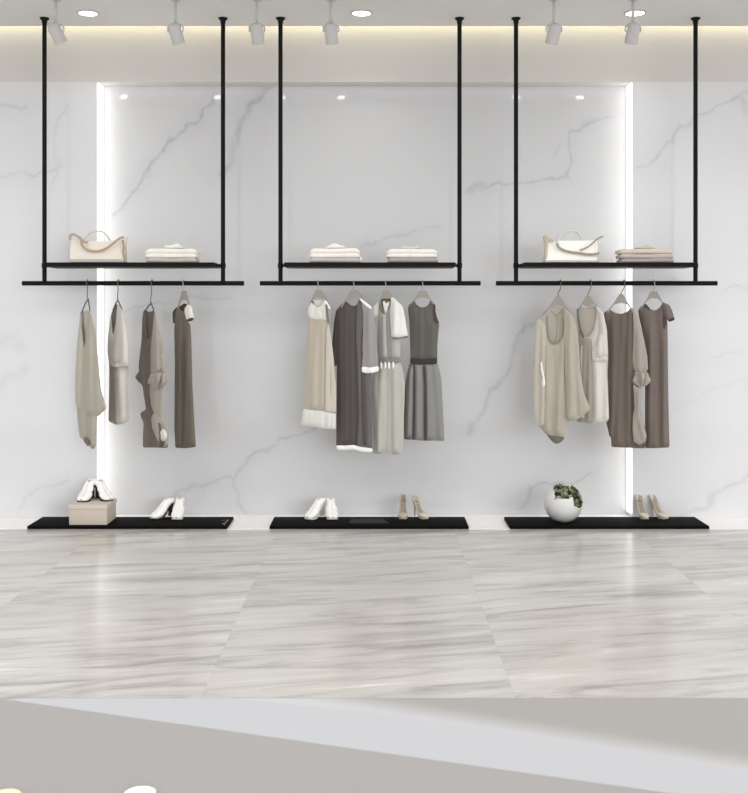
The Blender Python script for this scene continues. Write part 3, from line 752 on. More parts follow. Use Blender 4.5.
# ================= right rack
def tunic_right():
    G = Gp(560.3, 22)
    hanger(560.3, (558,295.8), (541,315.5), (573,315.5), G, 'grey-brown hanger holding the oatmeal scoop-neck tunic on the right rack', 'hangers on the right rack', 'wood', 10, 1.6)
    t = garment('tunic', 'oatmeal tunic with deep scoop neck and thin neck tie, leftmost on the right rack', 'tunic', G, (557,312), 'garments on the right rack')
    sheet('lining', [(546.5,314),(553,307),(563.2,308),(565,325),(562,342),(553,347),(547.5,341)], G, m_g1l, t, -.014)
    cloth('body', [(537.8,317.5),(541.4,315),(546,313.8),(547,325),(548.3,336.7),(550,341.5),(553.4,344),(557.5,342.5),(561,339),(563.4,329),(563,315),(563,307),(565.5,307),(569,311),(573.6,316.6),(577.3,330),(578.5,350),(579,372),(575,395),(570,415),(567,428),(564.6,437.5),(555,436),(546,434.6),(541,429),(537,425.2),(534.6,415),(533.3,405),(533.3,385),(533.9,356),(535,325)],
          G, m_g1, t, 0, .020, 8, [(548,345,548,432,.006,3),(563,335,558,434,.010,1.8),(566.5,345,565.5,430,-.014,1.4),(555,350,553,432,-.005,2.5),(541,330,541,425,-.010,1.2)])
    cloth('sleeve', [(537,318.5),(541,320),(545.6,325),(547,350),(545.8,380),(546,405),(544,425),(540,427),(537,425),(534.2,413),(533.2,400),(533.4,385),(534,356),(535,325)], G, m_g1l, t, .014, .010, 4, [(540,325,539,425,-.007,1.0),(544,330,543,420,.005,1.3)])
    cloth('ribbon', [(540.5,363),(542,361),(542.6,368),(544.5,377),(545.6,384),(543.6,388),(541.8,384),(543,378),(541,371)], G, m_cuff, t, .030, .006, 1.5, step=1.0)
    cloth('sleeve', [(564.5,308),(569,311),(573.6,316.6),(577.4,330),(579.2,350),(580.2,372),(584.3,394),(590.6,408.6),(586,413.5),(578,419),(570,421),(566.5,418.5),(566.5,395),(564.6,365),(564.2,335)], G, m_g1, t, .018, .016, 6, [(568.5,330,570,418,.008,2.0),(574,335,577,416,-.005,2),(573,380,576,418,.004,2)])
    # neck tie, a Y of narrow straps
    y = bmesh.new()
    for a in ([(550.5,309.5),(553,312.5),(556.3,315.6),(557,322),(556.4,334),(554.6,343)], [(563,309),(560,312.3),(556.6,315.6)]):
        ribbon(y, crom([G.pt(px, py, .006) for px, py in a], 4), .007, .003, G.n)
    obj('neck_tie', y, m_cb, t, smooth=True)
    nb = [G.pt(px, py, .010) for px, py in ((547.2,316),(547.6,326),(548.6,337),(550.3,341.6),(553.6,343.9),(557.4,342.4),(560.6,338.9),(563,329),(562.8,318))]
    obj('neck_binding', tube(bmesh.new(), crom(nb, 4), .0030, 8), fabric('oatmeal_binding', (150,144,132)), t, smooth=True)
    s = cloth('hem_inside_shade', [(546,434),(554,435),(564.4,435.5),(564.2,439),(560.5,442.5),(556.5,444.2),(552,441.5),(549,438)], G, m_g1d, t, -.004, .010, 4)  # shaded cavity inside the back hem, done in dark cloth
tunic_right()
def top_right():
    G = Gp(590.6, 22)
    hanger(590.6, (587.6,295.8), (578.5,308), (599,308), G, 'grey-brown hanger holding the short ivory dress on the right rack', 'hangers on the right rack', 'wood', 11, 1.8)
    t = garment('dress', 'short ivory dress with gathered puff sleeve and open shaded neck, second on the right rack', 'dress', G, (588,306), 'garments on the right rack')
    sheet('lining', [(577.8,308.5),(580,307),(588,308),(596,305.8),(598,318),(592,335),(584,339),(579,333),(577,318)], G, fabric('shaded_ivory_lining', (176,167,158)), t, -.014)  # neck inside darkened in its colour for shade
    cloth('body', [(576.8,309),(577.3,317),(580,330.5),(583.6,337),(588,337.5),(593,331),(596.2,318),(597,306.2),(603.2,312.5),(606.4,330),(606.8,350),(606.2,368),(607,385),(607.8,398),(609,419.4),(602,421.6),(593,423.8),(584,422.6),(576.8,421.8),(577.6,405),(578,372),(577,335),(576.4,316)],
          G, m_g2, t, 0, .020, 7, [(581,345,581,420,.005,2.4),(591.8,345,592.2,423,-.016,1.3),(597,360,598,422,.006,2),(603.5,365,604,420,-.006,1.2)])
    cloth('front_shade', [(577,328),(580.2,332),(583.6,337.4),(588,338),(592,340),(592,360),(592,390),(593,423.4),(584,422.4),(576.6,421.8),(577.2,405),(577.4,372)], G, m_g2d, t, .014, .008, 4, [(584,345,583,420,.004,2.2)])  # darker overlay: left front away from the light
    cloth('neck_binding', [(576.6,309),(578.6,308),(578.8,317),(581,329),(584.6,337),(583,338.4),(579.6,332),(577,318)], G, m_g2i, t, .016, .007, 1.8)
    cloth('sleeve', [(595.4,305.8),(599,307.8),(603.4,312.6),(607,330),(607.8,348),(607.4,356),(601,358.5),(592.2,357.5),(591.6,351),(596,342),(600,331),(600.2,318),(598,310)], G, m_g2, t, .022, .018, 5, [(602.5,320,600,354,.006,2)])
    cloth('cuff', [(592,356.5),(600,357.6),(607.4,355.4),(607.4,359.6),(600,361.6),(592.4,361.2)], G, m_g2, t, .022, .014, 2.4)
top_right()
def knotted_right():
    G = Gp(624, 22)
    hanger(624, (621,294), (607,311.5), (633.5,311), G, 'grey-brown hanger holding the taupe knotted dress on the right rack', 'hangers on the right rack', 'wood', 9, 1.6)
    t = garment('dress', 'long taupe boat-neck dress with knotted sleeve, third garment on the right rack', 'dress', G, (621,312), 'garments on the right rack')
    cloth('body', [(603.8,312.6),(609.4,309.2),(612,311),(615.5,313),(621.6,314),(627.6,311.6),(631.2,307),(635.2,312),(638,325),(640,345),(641,372),(640.4,391.5),(641,416.5),(645.4,428),(646.6,436),(645.4,448.4),(628,447.8),(611.4,447),(611,437.5),(609.5,436.2),(606.2,422),(608.8,419.5),(608.8,410.4),(607.6,372.6),(608.2,355.7),(607,330.4),(604.4,318)],
          G, m_g3, t, 0, .020, 8, [(614,325,612.5,440,.005,3),(622,330,624,445,-.004,3),(629,340,630,420,.006,2),(632,380,631.5,445,-.010,1.4),(618,420,619,446,.006,2.2)])
    cloth('hem_tab', [(606.2,421.8),(610.5,420),(611.4,437.2),(609.5,436.6)], G, m_g3d, t, .014, .006, 2)
    cloth('sleeve', [(633,309.5),(635.4,312.6),(639,323),(643.5,336.7),(647.3,355.7),(648,370),(642,375),(635.4,373),(632.6,362),(633.2,345),(633.6,330)], G, m_g3l, t, .020, .018, 5, [(637.5,330,639,370,.006,1.8),(642,340,644,370,-.005,1.2)])
    cloth('slit_shade', [(629.6,361),(631,360),(632.6,366),(634,373),(632.6,374.5),(630.6,369)], G, m_g3d, t, .016, .005, 1.5)  # dark patch for the shade in the slit
    knot(G, (641.6,379), 8.8, m_g3l, t, .034, 1.0, .9)
    ruffles(G, [(640,370.8,1.7),(645,372.5,1.8),(636,373.5,1.6)], m_g3l, t, .040)
    cloth('slit_shade', [(631.4,384),(633,383),(634,395),(634.8,414.5),(633,415),(632,400)], G, m_g3d, t, .018, .004, 1.5)  # shade between sleeve and body as a dark strip
    cloth('sleeve_tail', [(633,384),(638,387.5),(641.6,387),(640.8,402),(640.6,416),(644,425),(646.8,436),(645.4,442),(639.5,445),(634,442),(632.6,430),(633,415.5),(634.6,408),(634,395)], G, m_g3l, t, .024, .016, 5, [(638.6,390,638.2,415,.006,1.2),(637,420,641,442,-.008,1.2),(641,420,644,438,.006,1.6)])
knotted_right()
def brown_right():
    G = Gp(653.6, 22)
    hanger(653.6, (653.6,291.3), (641,308), (667,308), G, 'taupe clamp hanger holding the mauve-brown short-sleeved dress on the right rack', 'hangers on the right rack', 'clip', 7, 3.2)
    t = garment('dress', 'long mauve-brown dress with one short cap sleeve, rightmost on the right rack', 'dress', G, (653.6,308), 'garments on the right rack')
    cloth('body', [(637.9,310),(641,306.5),(645.2,303.6),(647,305),(650.5,309.4),(655.5,310.6),(660.4,307),(662.2,302.6),(664.6,303.4),(667,310),(666.4,317),(667.5,323),(668,368),(668.4,398),(669.5,447.4),(656,448.2),(645.4,448.2),(645,420),(645,370),(643.8,340),(640.5,322)],
          G, m_g4r, t, 0, .020, 7, [(651,320,650.5,446,.004,3),(659.3,325,658.6,446,-.018,1.3),(655.5,380,656,446,.006,1.6),(664,330,665,446,.006,2)])
    cloth('armhole_binding', [(638,310.4),(639.6,309.8),(641.5,318),(643.6,328),(642.2,330),(639.6,320)], G, m_g3d, t, .018, .006, 1.6)
    cloth('underarm', [(663,313),(665.6,317),(667,322),(664.6,330),(662.4,328),(662,320)], G, m_g3d, t, .014, .006, 2)
    cloth('collar', [(645,303.6),(646.8,304.4),(650.4,309.2),(649.4,310.4),(646.4,307.8),(643.2,307)], G, m_g3d, t, .018, .006, 1.6)
    cloth('sleeve', [(661.6,302.4),(664,302.6),(669.4,305),(672,310),(674.6,319),(671,320.6),(668,321),(665.4,317.6),(663,310)], G, m_g4r, t, .020, .018, 4)
    sheet('sleeve_mouth_shade', [(667.8,320),(671,318.8),(674.6,317.4),(674.6,319.8),(671.5,321.4),(668.4,321.8)], G, m_g4d, t, .036)  # shade under the cap sleeve as a dark sheet
brown_right()

# ------------------------------------------------------------------ shelf goods
ZT = ZSH
def folded(name, p0, p1, y_top, y_bot, m, lab, group, d0=6.515, depth=.13, plies=2, seed=0, tail=0, k=0.0, yaw=0, parts=()):
    """folded knitwear: stacked plies, rounded fold at the front, slight sag"""
    x0, x1 = UX(p0, d0), UX(p1, d0); z0, z1 = UZ(y_bot, d0), UZ(y_top, d0)
    rs = random.Random(seed); bm = bmesh.new(); nx = 26
    cxm = (x0+x1)/2
    th = (z1-z0)/plies; prof = []
    for q in range(plies):
        zc = th*(q+.5); r = th*.50
        for a in np.linspace(-90, 90, 7):
            t = math.radians(a); prof.append((-math.cos(t)*r*.9+r*.9, zc+math.sin(t)*r))
    prof += [(depth*.55, plies*th+.001), (depth*.92, plies*th-.001), (depth, plies*th*.8), (depth, th*.25), (depth*.9, 0)]
    p1_, p2_ = rs.uniform(0, 6), rs.uniform(0, 6); rings = []
    for i in range(nx+1):
        u = i/nx; e = min(u, 1-u)*nx/2.2; rd = 1-max(0, 1-e)**2*.28
        x = x0+(x1-x0)*u
        ring = []
        for (yy, zz) in prof:
            w = (zz/(th*plies))
            z = z0+zz*(rd if w > .5/plies else 1) + w*.0014*math.sin(u*7+p1_)
            y = d0+yy*(1-.0)+.004*math.sin(u*5+p2_)*(w) + (1-rd)*.02
            ring.append(bm.verts.new((x, y, z)))
        rings.append(ring)
    n = len(prof)
    for a, b in zip(rings[:-1], rings[1:]):
        for j in range(n): bm.faces.new((a[j], a[(j+1) % n], b[(j+1) % n], b[j]))
    bm.faces.new(rings[0]); bm.faces.new(rings[-1][::-1])
    bmesh.ops.recalc_face_normals(bm, faces=bm.faces)
    if parts:
        t = thing(name, lab, 'clothes', (cxm, d0+depth/2, z0), group)
        obj('body', bm, m, t, auto=1.2)
        for nm, b2, m2 in parts: obj(nm, b2, m2, t, smooth=True)
        return t
    o = obj(name, bm, m, auto=1.2); tag(o, lab, 'clothes', group); return o
def collar_bm(p0, p1, y0, y1, d=6.60, seed=0):
    """crumpled collar roll lying on top of the folded knit"""
    rs = random.Random(seed); x0, x1 = UX(p0, d), UX(p1, d); z0, z1 = UZ(y1, d), UZ(y0, d)
    bm = bmesh.new(); nu, nv = 20, 10; rings = []
    for i in range(nu+1):
        u = i/nu; e = math.sqrt(max(0, 1-(2*u-1)**4)); hgt = (z1-z0)*(.80+.2*math.sin(u*9+seed))*max(e, .25)
        ring = []
        for j in range(nv):
            a = 2*math.pi*j/nv
            ring.append(bm.verts.new((x0+(x1-x0)*u, d+.035*math.cos(a)*e+.006*math.sin(u*8+j), z0+hgt*.5+hgt*.5*math.sin(a))))
        rings.append(ring)
    for a, b in zip(rings[:-1], rings[1:]):
        for j in range(nv): bm.faces.new((a[j], a[(j+1) % nv], b[(j+1) % nv], b[j]))
    bm.faces.new(rings[0]); bm.faces.new(rings[-1][::-1])
    bmesh.ops.recalc_face_normals(bm, faces=bm.faces); return bm
def sleeve_end(p, y0, y1, d=6.53):
    """little tucked sleeve end hanging at the side of the fold"""
    x = UX(p, d); z0, z1 = UZ(y1, d), UZ(y0, d); bm = bmesh.new()
    tube(bm, crom([(x-.012, d+.02, z1), (x+.006, d+.012, z1-.25*(z1-z0)), (x-.002, d+.014, z0+.4*(z1-z0)), (x+.008, d+.012, z0+.007)], 5), .0065, 8); return bm
m_k1 = fabric('cream_knit', (234,230,221), 1.0, 120); m_k2 = fabric('greige_knit', (190,181,173), 1.0, 120)
m_k3 = fabric('warm_white_knit', (238,232,225), 1.0, 120); m_k4 = fabric('grey_knit', (188,184,181), 1.0, 120)
m_k5 = fabric('dusty_taupe_knit', (190,178,170), 1.0, 120); m_k6 = fabric('mauve_grey_knit', (172,161,158), 1.0, 120); m_k7 = fabric('sand_knit', (205,196,184), 1.0, 120)
yb = HY-(ZT-H)*F/6.515
folded('folded_sweater', 146, 196, 257.8, yb, m_k2, 'folded greige sweater at the bottom of the pile beside the cream bag', 'folded clothes on the left shelf', plies=1, seed=1, parts=[('sleeve', sleeve_end(197.5, 256.5, 262), m_k2)])
folded('folded_sweater', 145, 196, 248.5, 257.8, m_k1, 'folded cream sweater with crumpled collar on top of the pile beside the cream bag', 'folded clothes on the left shelf', plies=2, seed=2,
       parts=[('collar', collar_bm(164, 184, 243.2, 249.0, seed=2), m_k1)])
folded('folded_sweater', 309.5, 360, 257.6, yb, m_k4, 'folded grey sweater at the bottom of the left pile on the middle shelf', 'folded clothes on the middle shelf', plies=1, seed=3, parts=[('sleeve', sleeve_end(360.3, 257, 262), m_k3)])
folded('folded_sweater', 310, 359.5, 248.2, 257.6, m_k3, 'folded warm white sweater with collar roll topping the left pile on the middle shelf', 'folded clothes on the middle shelf', plies=2, seed=4,
       parts=[('collar', collar_bm(326, 346, 243.2, 248.8, seed=4), m_k3)])
folded('folded_sweater', 388, 438, 257.4, yb, m_k6, 'folded mauve-grey sweater at the bottom of the right pile on the middle shelf', 'folded clothes on the middle shelf', plies=1, seed=5)
folded('folded_sweater', 387, 437, 248.8, 257.4, m_k3, 'folded cream sweater topping the right pile on the middle shelf', 'folded clothes on the middle shelf', plies=2, seed=6,
       parts=[('collar', collar_bm(399, 421, 245.4, 249.4, seed=6), plain('cream_knit_collar', (214,209,203), .9, .1))])
folded('folded_sweater', 621.5, 674, 258.2, yb, m_k6, 'folded mauve-grey sweater at the bottom of the pile on the right shelf', 'folded clothes on the right shelf', plies=1, seed=7)
folded('folded_sweater', 620.5, 673.5, 253.6, 258.2, m_k5, 'folded dusty taupe sweater in the middle of the pile on the right shelf', 'folded clothes on the right shelf', plies=1, seed=8)
folded('folded_sweater', 620, 673, 248.6, 253.6, m_k7, 'folded sand sweater topping the pile on the right shelf', 'folded clothes on the right shelf', plies=1, seed=9,
       parts=[('collar', collar_bm(634, 656, 245.2, 249.4, seed=9), m_k7)])

# handbags
m_bag1 = plain('cream_leather', (226,217,206), .55, .35, noise=.03, scale=40, bump=.05)
m_bag2 = plain('white_leather', (246,243,237), .5, .35, noise=.02, scale=40, bump=.05)
m_tan = plain('tan_leather', (176,158,134), .5, .35, noise=.06, scale=40)
m_tan2 = plain('khaki_leather', (158,148,128), .5, .35, noise=.06, scale=40)
m_pale = plain('pale_grey_leather', (206,203,198), .5, .35, noise=.03)
BDF = 6.52
def bag_body(px, d0, depth, dip):
    """soft tote body: px = [(x, ytop)] along the front top edge; slightly bellied, open top"""
    (xl, xr, yb_, tops) = px
    bm = bmesh.new(); nx, nz = 20, 8
    def top(u):
        xs = [t[0] for t in tops]; return float(np.interp(u, xs, [t[1] for t in tops]))
    grid = {}
    for side in (0, 1):
        for i in range(nx+1):
            for j in range(nz+1):
                u, v = i/nx, j/nz
                zb = ZT+.002; zt = UZ(top(u), d0)
                taper = depth*(1-.35*v)
                yc = d0+depth/2
                b = .012*math.sin(math.pi*u)*math.sin(math.pi*min(v*1.1, 1))
                y = yc-taper/2-b if side == 0 else yc+taper/2+b
                x = UX(xl, d0)+(UX(xr, d0)-UX(xl, d0))*u
                grid[side, i, j] = bm.verts.new((x, y, zb+(zt-zb)*v))
    for side in (0, 1):
        for i in range(nx):
            for j in range(nz):
                f = [grid[side, i, j], grid[side, i+1, j], grid[side, i+1, j+1], grid[side, i, j+1]]
                bm.faces.new(f if side == 0 else f[::-1])
    for i in range(nx):
        bm.faces.new((grid[0, i, 0], grid[1, i, 0], grid[1, i+1, 0], grid[0, i+1, 0]))
        bm.faces.new((grid[0, i, nz], grid[0, i+1, nz], grid[1, i+1, nz], grid[1, i, nz]))
    for i in (0, nx):
        for j in range(nz):
            bm.faces.new((grid[0, i, j], grid[0, i, j+1], grid[1, i, j+1], grid[1, i, j]))
    bmesh.ops.recalc_face_normals(bm, faces=bm.faces)
    return bm
def handbag_left():
    t = thing('handbag', 'cream leather handbag with tan drooping straps on the left shelf', 'bag', U(97, 262, 6.6)*1.0, 'handbags on the shelves')
    t.location.z = ZT
    obj('body', bag_body((69.5, 121.5, 262, [(0,238.5),(.12,240),(.35,241),(.7,240.5),(1,240)]), BDF, .16, 0), m_bag1, t, auto=.8)
    Q = lambda pts, d: crom([U(x, y, d) for x, y in pts], 6)
    obj('base_panel', BX(UX(69.5, BDF)+.004, UX(121.5, BDF)-.004, BDF-.004, BDF+.003, ZT+.003, ZT+.022, bev=.002), plain('grey_leather', (190,184,178), .5, .3), t)
    b = bmesh.new(); tube(b, Q([(70,240),(70.2,236),(72.5,234.3),(76,235.2),(80,238),(83.5,241.5),(88,242)], BDF-.010), 0.0077, 10)
    obj('strap', b, m_tan, t, auto=.9)
    b = bmesh.new(); tube(b, Q([(81.5,240.5),(82,245),(86,249),(92,250.8),(98,251),(104,249.5),(110,246),(116,241),(120,238),(124,237)], BDF-.018), 0.0072, 10)
    obj('strap', b, m_tan, t, auto=.9)
    b = bmesh.new(); tube(b, Q([(84,240),(88,235),(93,231.9),(98,231.2),(103,232.2),(107,236),(110,240.5)], BDF+.13), 0.0055, 10)
    obj('handle', b, plain('beige_leather', (206,198,188), .5), t, auto=.9)
    b = bmesh.new(); prismpts = [(121,241),(124,238.5),(127.6,236.6),(126,241.5),(124.6,250),(125.2,262),(122,262)]
    lo = [b.verts.new(U(x, y, BDF)) for x, y in prismpts]; hi = [b.verts.new(Vector((v.co.x-.006, BDF+.04, v.co.z))) for v in lo]
    n = len(lo); b.faces.new(lo); b.faces.new(hi[::-1])
    for i in range(n): b.faces.new((lo[i], hi[i], hi[(i+1) % n], lo[(i+1) % n]))
    bmesh.ops.recalc_face_normals(b, faces=b.faces)
    obj('gusset', b, m_bag1, t)
    b = bmesh.new(); tube(b, Q([(122.5,240),(123.6,245),(123.2,252),(124.4,258),(124.2,262)], BDF-.006), 0.0055, 10)
    obj('side_trim', b, m_tan2, t, auto=.9)
handbag_left()
def handbag_right():
    t = thing('handbag', 'white leather handbag with looped pale handle and khaki straps on the right shelf', 'bag', U(572, 262, 6.6), 'handbags on the shelves')
    t.location.z = ZT
    obj('body', bag_body((546, 599, 262, [(0,240),(.2,240.2),(.5,240.4),(.8,240.2),(1,240)]), BDF, .16, 0), m_bag2, t, auto=.8)
    Q = lambda pts, d: crom([U(x, y, d) for x, y in pts], 6)
    b = bmesh.new(); pp = [(547,262),(544.6,262),(545,250),(545.4,243),(543.2,236.2),(544.8,234.4),(548,236.8),(554,240.4),(548,241.5)]
    lo = [b.verts.new(U(x, y, BDF+.004)) for x, y in pp]; hi = [b.verts.new(Vector((v.co.x+.004, BDF+.05, v.co.z))) for v in lo]
    n = len(lo); b.faces.new(lo); b.faces.new(hi[::-1])
    for i in range(n): b.faces.new((lo[i], hi[i], hi[(i+1) % n], lo[(i+1) % n]))
    bmesh.ops.recalc_face_normals(b, faces=b.faces); bmesh.ops.triangulate(b, faces=[f for f in b.faces if len(f.verts) > 4])
    obj('gusset', b, plain('pale_tan_leather', (186,174,154), .5, .3), t)
    obj('base_panel', BX(UX(546.5, BDF), UX(598.5, BDF), BDF-.004, BDF+.003, ZT+.003, ZT+.016, bev=.002), m_pale, t)
    b = bmesh.new(); tube(b, Q([(557.5,246),(557,241),(559.5,236.5),(564,232.6),(569.5,230.8),(575,231.3)], BDF-.012)+Q([(575.2,231.4),(578.5,233.5),(581,237),(582.3,240.5)], BDF+.06), 0.0083, 10)
    obj('handle', b, m_pale, t, auto=.9)
    b = bmesh.new(); tube(b, Q([(557.5,243.5),(558.5,247),(564,250.2),(571,252),(578,253),(587,254.2),(594,254.2),(599,253.4)], BDF-.018), 0.0077, 10)
    obj('strap', b, m_tan2, t, auto=.9)
    b = bmesh.new(); tube(b, Q([(580,250.2),(585,248.5),(590,245.5),(595,241),(599,238),(603,236.4)], BDF-.014), 0.0055, 10)
    obj('strap', b, m_tan2, t, auto=.9)
    b = bmesh.new(); tube(b, Q([(597.6,241),(598.8,245),(598.4,250),(598.8,256),(598.8,262)], BDF-.006), 0.0033, 10)
    obj('side_trim', b, plain('warm_grey_leather', (200,188,174), .5), t, auto=.9)
handbag_right()

# ------------------------------------------------------------------ shoe box
def shoe_box():
    d0, d1 = 6.55, 6.79
    x0, x1 = UX(68.3, d0), UX(107.3, d0); z1 = UZ(504.8, d0)
    t = thing('shoe_box', 'beige lidded shoe box on the left display board under a pair of sandals', 'box', ((x0+x1)/2, (d0+d1)/2, ST))
    m = plain('beige_card', (200,188,176), .8, .2, noise=.03, scale=20); ml = plain('beige_card_lid', (205,195,183), .8, .2, noise=.03, scale=20)
    obj('box_base', BX(x0+.004, x1-.004, d0+.004, d1-.004, ST+.0005, z1-.006, bev=.002), m, t, auto=.5)
    obj('lid', BX(x0, x1, d0, d1, z1-.030, z1, bev=.003), ml, t, auto=.5)
    return z1
ZB = shoe_box()

# ------------------------------------------------------------------ shoes
def shoe(name, lab, group, pos, yaw, L, W, heel, kind, m, ms, mh):
    """loft from heel (t=0) to toe (t=1); toe points along local +X; pos = ground point under the shoe's middle"""
    t0 = thing(name, lab, 'shoe', pos, group)
    R = Matrix.Rotation(math.radians(yaw), 3, 'Z'); P = Vector(pos)
    def sm(a, b, x): x = min(max((x-a)/(b-a), 0), 1); return x*x*(3-2*x)
    def T(x, y, z): return R @ Vector((x-L*.5, y, z)) + P
    nt, na = 28, 18
    def sole(t): return heel*(1-sm(.12, .68, t)) + .003 + .006*sm(.88, 1, t)
    def wid(t):
        w = np.interp(t, [0, .06, .15, .35, .55, .72, .86, .95, 1.0], [.03, .27, .37, .33, .42, .5, .37 if kind == 'pump' else .46, .19 if kind == 'pump' else .36, .02 if kind == 'pump' else .10])
        return float(w)*W
    def hgt(t):
        if kind == 'pump': return float(np.interp(t, [0, .08, .25, .45, .62, .75, .9, 1], [.055, .056, .040, .030, .036, .034, .024, .008]))
        return float(np.interp(t, [0, .1, .3, .5, .68, .85, .95, 1], [.050, .052, .066, .072, .056, .036, .026, .010]))
    def opn(t):
        if kind == 'pump': return math.radians(float(np.interp(t, [0, .1, .3, .55, .66, .70], [128, 122, 112, 112, 140, 180])))
        return math.radians(float(np.interp(t, [0, .10, .22, .34, .40], [104, 110, 120, 150, 180])))
    bm = bmesh.new(); rings = []
    for i in range(nt+1):
        t = i/nt; o = opn(t); h = hgt(t); w = wid(t); ring = []
        for j in range(na+1):
            a = -o+2*o*j/na
            ring.append(bm.verts.new(T(t*L, w*math.sin(a)*(1 if abs(a) < 1.57 else 1), sole(t)+h*.5*(1-math.cos(a)))))
        rings.append(ring)
    for a, b in zip(rings[:-1], rings[1:]):
        for j in range(na): bm.faces.new((a[j], a[j+1], b[j+1], b[j]))
    bmesh.ops.recalc_face_normals(bm, faces=bm.faces)
    u = obj('upper', bm, m, t0, smooth=True)
    md = u.modifiers.new('thickness', 'SOLIDIFY'); md.thickness = .003; md.offset = 0
    # insole + outsole
    for nm, dz, th, k, mm in (('insole', .007, .002, .86, ms), ('outsole', -.003, .006, 1.02, mh)):
        bm = bmesh.new(); r = []
        for i in range(nt+1):
            t = i/nt; w = wid(t)*k*(.8 if nm == 'insole' else .92); z = sole(t)+dz
            z = max(z, .0006)
            r.append([bm.verts.new(T(t*L, s*w, z+q)) for s, q in ((-1, 0), (1, 0), (1, th), (-1, th))])
        for a, b in zip(r[:-1], r[1:]):
            for j in range(4): bm.faces.new((a[j], a[(j+1) % 4], b[(j+1) % 4], b[j]))
        bm.faces.new(r[0]); bm.faces.new(r[-1][::-1]); bmesh.ops.recalc_face_normals(bm, faces=bm.faces)
        obj(nm, bm, mm, t0, auto=.7)
    # heel
    bm = bmesh.new()
    if kind == 'pump': tube(bm, [T(.030, 0, heel+.004), T(.022, 0, heel*.75), T(.018, 0, heel*.4), T(.017, 0, .0006)], [.019, .011, .006, .0055], 12)
    else: tube(bm, [T(.036, 0, heel+.004), T(.030, 0, heel*.7), T(.026, 0, heel*.3), T(.026, 0, .0006)], [.024, .018, .016, .018], 14)
    obj('heel', bm, m if kind == 'pump' else mh, t0, auto=.8)
    if kind == 'mule':
        # knotted band across the instep
        bm = bmesh.new(); pts = []
        t = .56
        for a in np.linspace(-2.9, 2.9, 20):
            pts.append(T(t*L+.012*math.cos(a), wid(t)*1.06*math.sin(a), sole(t)+hgt(t)*.53*(1-math.cos(a))+.0015))
        ribbon(bm, pts, .020, .004, R @ Vector((1, 0, -.5)))
        obj('strap', bm, m, t0, smooth=True)
    if kind == 'sandal':
        for t in (.46, .66):
            bm = bmesh.new(); pts = [T(t*L+.010*math.cos(a), wid(t)*1.06*math.sin(a), sole(t)+hgt(t)*.53*(1-math.cos(a))+.0015) for a in np.linspace(-2.9, 2.9, 20)]
            ribbon(bm, pts, .014, .004, R @ Vector((1, 0, -.5)))
            obj('strap', bm, m, t0, smooth=True)
        bm = bmesh.new(); pts = [T(.10*L+.03*math.cos(a)+.004, .026*math.sin(a), heel+.042) for a in np.linspace(0, 2*math.pi, 22)]
        tube(bm, pts, .003, 8, cap=False); obj('ankle_strap', bm, m, t0, smooth=True)
    return t0
m_ws = plain('white_shoe_leather', (245,243,240), .45, .4, noise=.05, scale=120, bump=.15)
m_wi = plain('pale_insole', (206,202,196), .7, .2); m_wh = plain('white_heel', (222,219,214), .5, .3); m_dk = plain('dark_sole', (52,46,42), .6, .3)
m_nu = plain('nude_suede', (186,176,160), .75, .2, noise=.04); m_nu2 = plain('pale_nude_leather', (204,197,182), .5, .4, noise=.04); m_ni = plain('nude_insole', (150,138,124), .7, .2)
def on(px, py, z, back=0):
    d = (H-z)*F/(py-HY); return (UX(px, d), d+back, z)
SH = 'white high-heeled mules'
shoe('mule', 'white high-heeled mule with toe pointing left, left shoe of the pair beside the shoe box', 'shoes on the left board', on(160.5,519.5,ST,.07), -122, .205, .074, .075, 'mule', m_ws, m_wi, m_dk)
shoe('mule', 'white high-heeled mule with toe facing forward, right shoe of the pair beside the shoe box', 'shoes on the left board', on(176.5,519.5,ST,.075), -88, .205, .078, .075, 'mule', m_ws, m_wi, m_wh)
shoe('mule', 'white high-heeled mule with toe pointing left, left shoe of the pair on the middle board', 'shoes on the middle board', on(315,519.5,ST,.07), -120, .205, .074, .075, 'mule', m_ws, m_wi, m_wh)
shoe('mule', 'white high-heeled mule with toe facing forward, right shoe of the pair on the middle board', 'shoes on the middle board', on(331,519.5,ST,.075), -82, .205, .078, .075, 'mule', m_ws, m_wi, m_wh)
shoe('sandal', 'white strappy high-heeled sandal with dark sole, left shoe on top of the shoe box', 'shoes on the shoe box', on(84,502,ZB,.075), -99, .190, .084, .080, 'sandal', m_ws, m_wi, m_dk)
shoe('sandal', 'white strappy high-heeled sandal with dark sole, right shoe on top of the shoe box', 'shoes on the shoe box', on(100.5,501.4,ZB,.065), -46, .185, .080, .080, 'sandal', m_ws, m_wi, m_dk)
shoe('pump', 'nude stiletto pump with toe facing forward, left of pair on middle board', 'shoes on the middle board', on(403.2,519.6,ST,.075), -91, .170, .062, .086, 'pump', m_nu, m_ni, m_nu)
shoe('pump', 'nude stiletto pump with toe pointing right, right shoe of the pair on the middle board', 'shoes on the middle board', on(421,519.6,ST,.07), -58, .170, .060, .086, 'pump', m_nu2, m_ni, m_nu)
shoe('pump', 'beige stiletto pump with toe pointing right, left shoe of the pair on the right board', 'shoes on the right board', on(645,519.6,ST,.07), -84, .170, .060, .088, 'pump', m_nu2, m_ni, m_nu)
shoe('pump', 'beige stiletto pump nearest the right end of the right board, toe pointing right', 'shoes on the right board', on(662,519.4,ST,.07), -66, .175, .062, .090, 'pump', m_nu2, m_ni, m_nu)

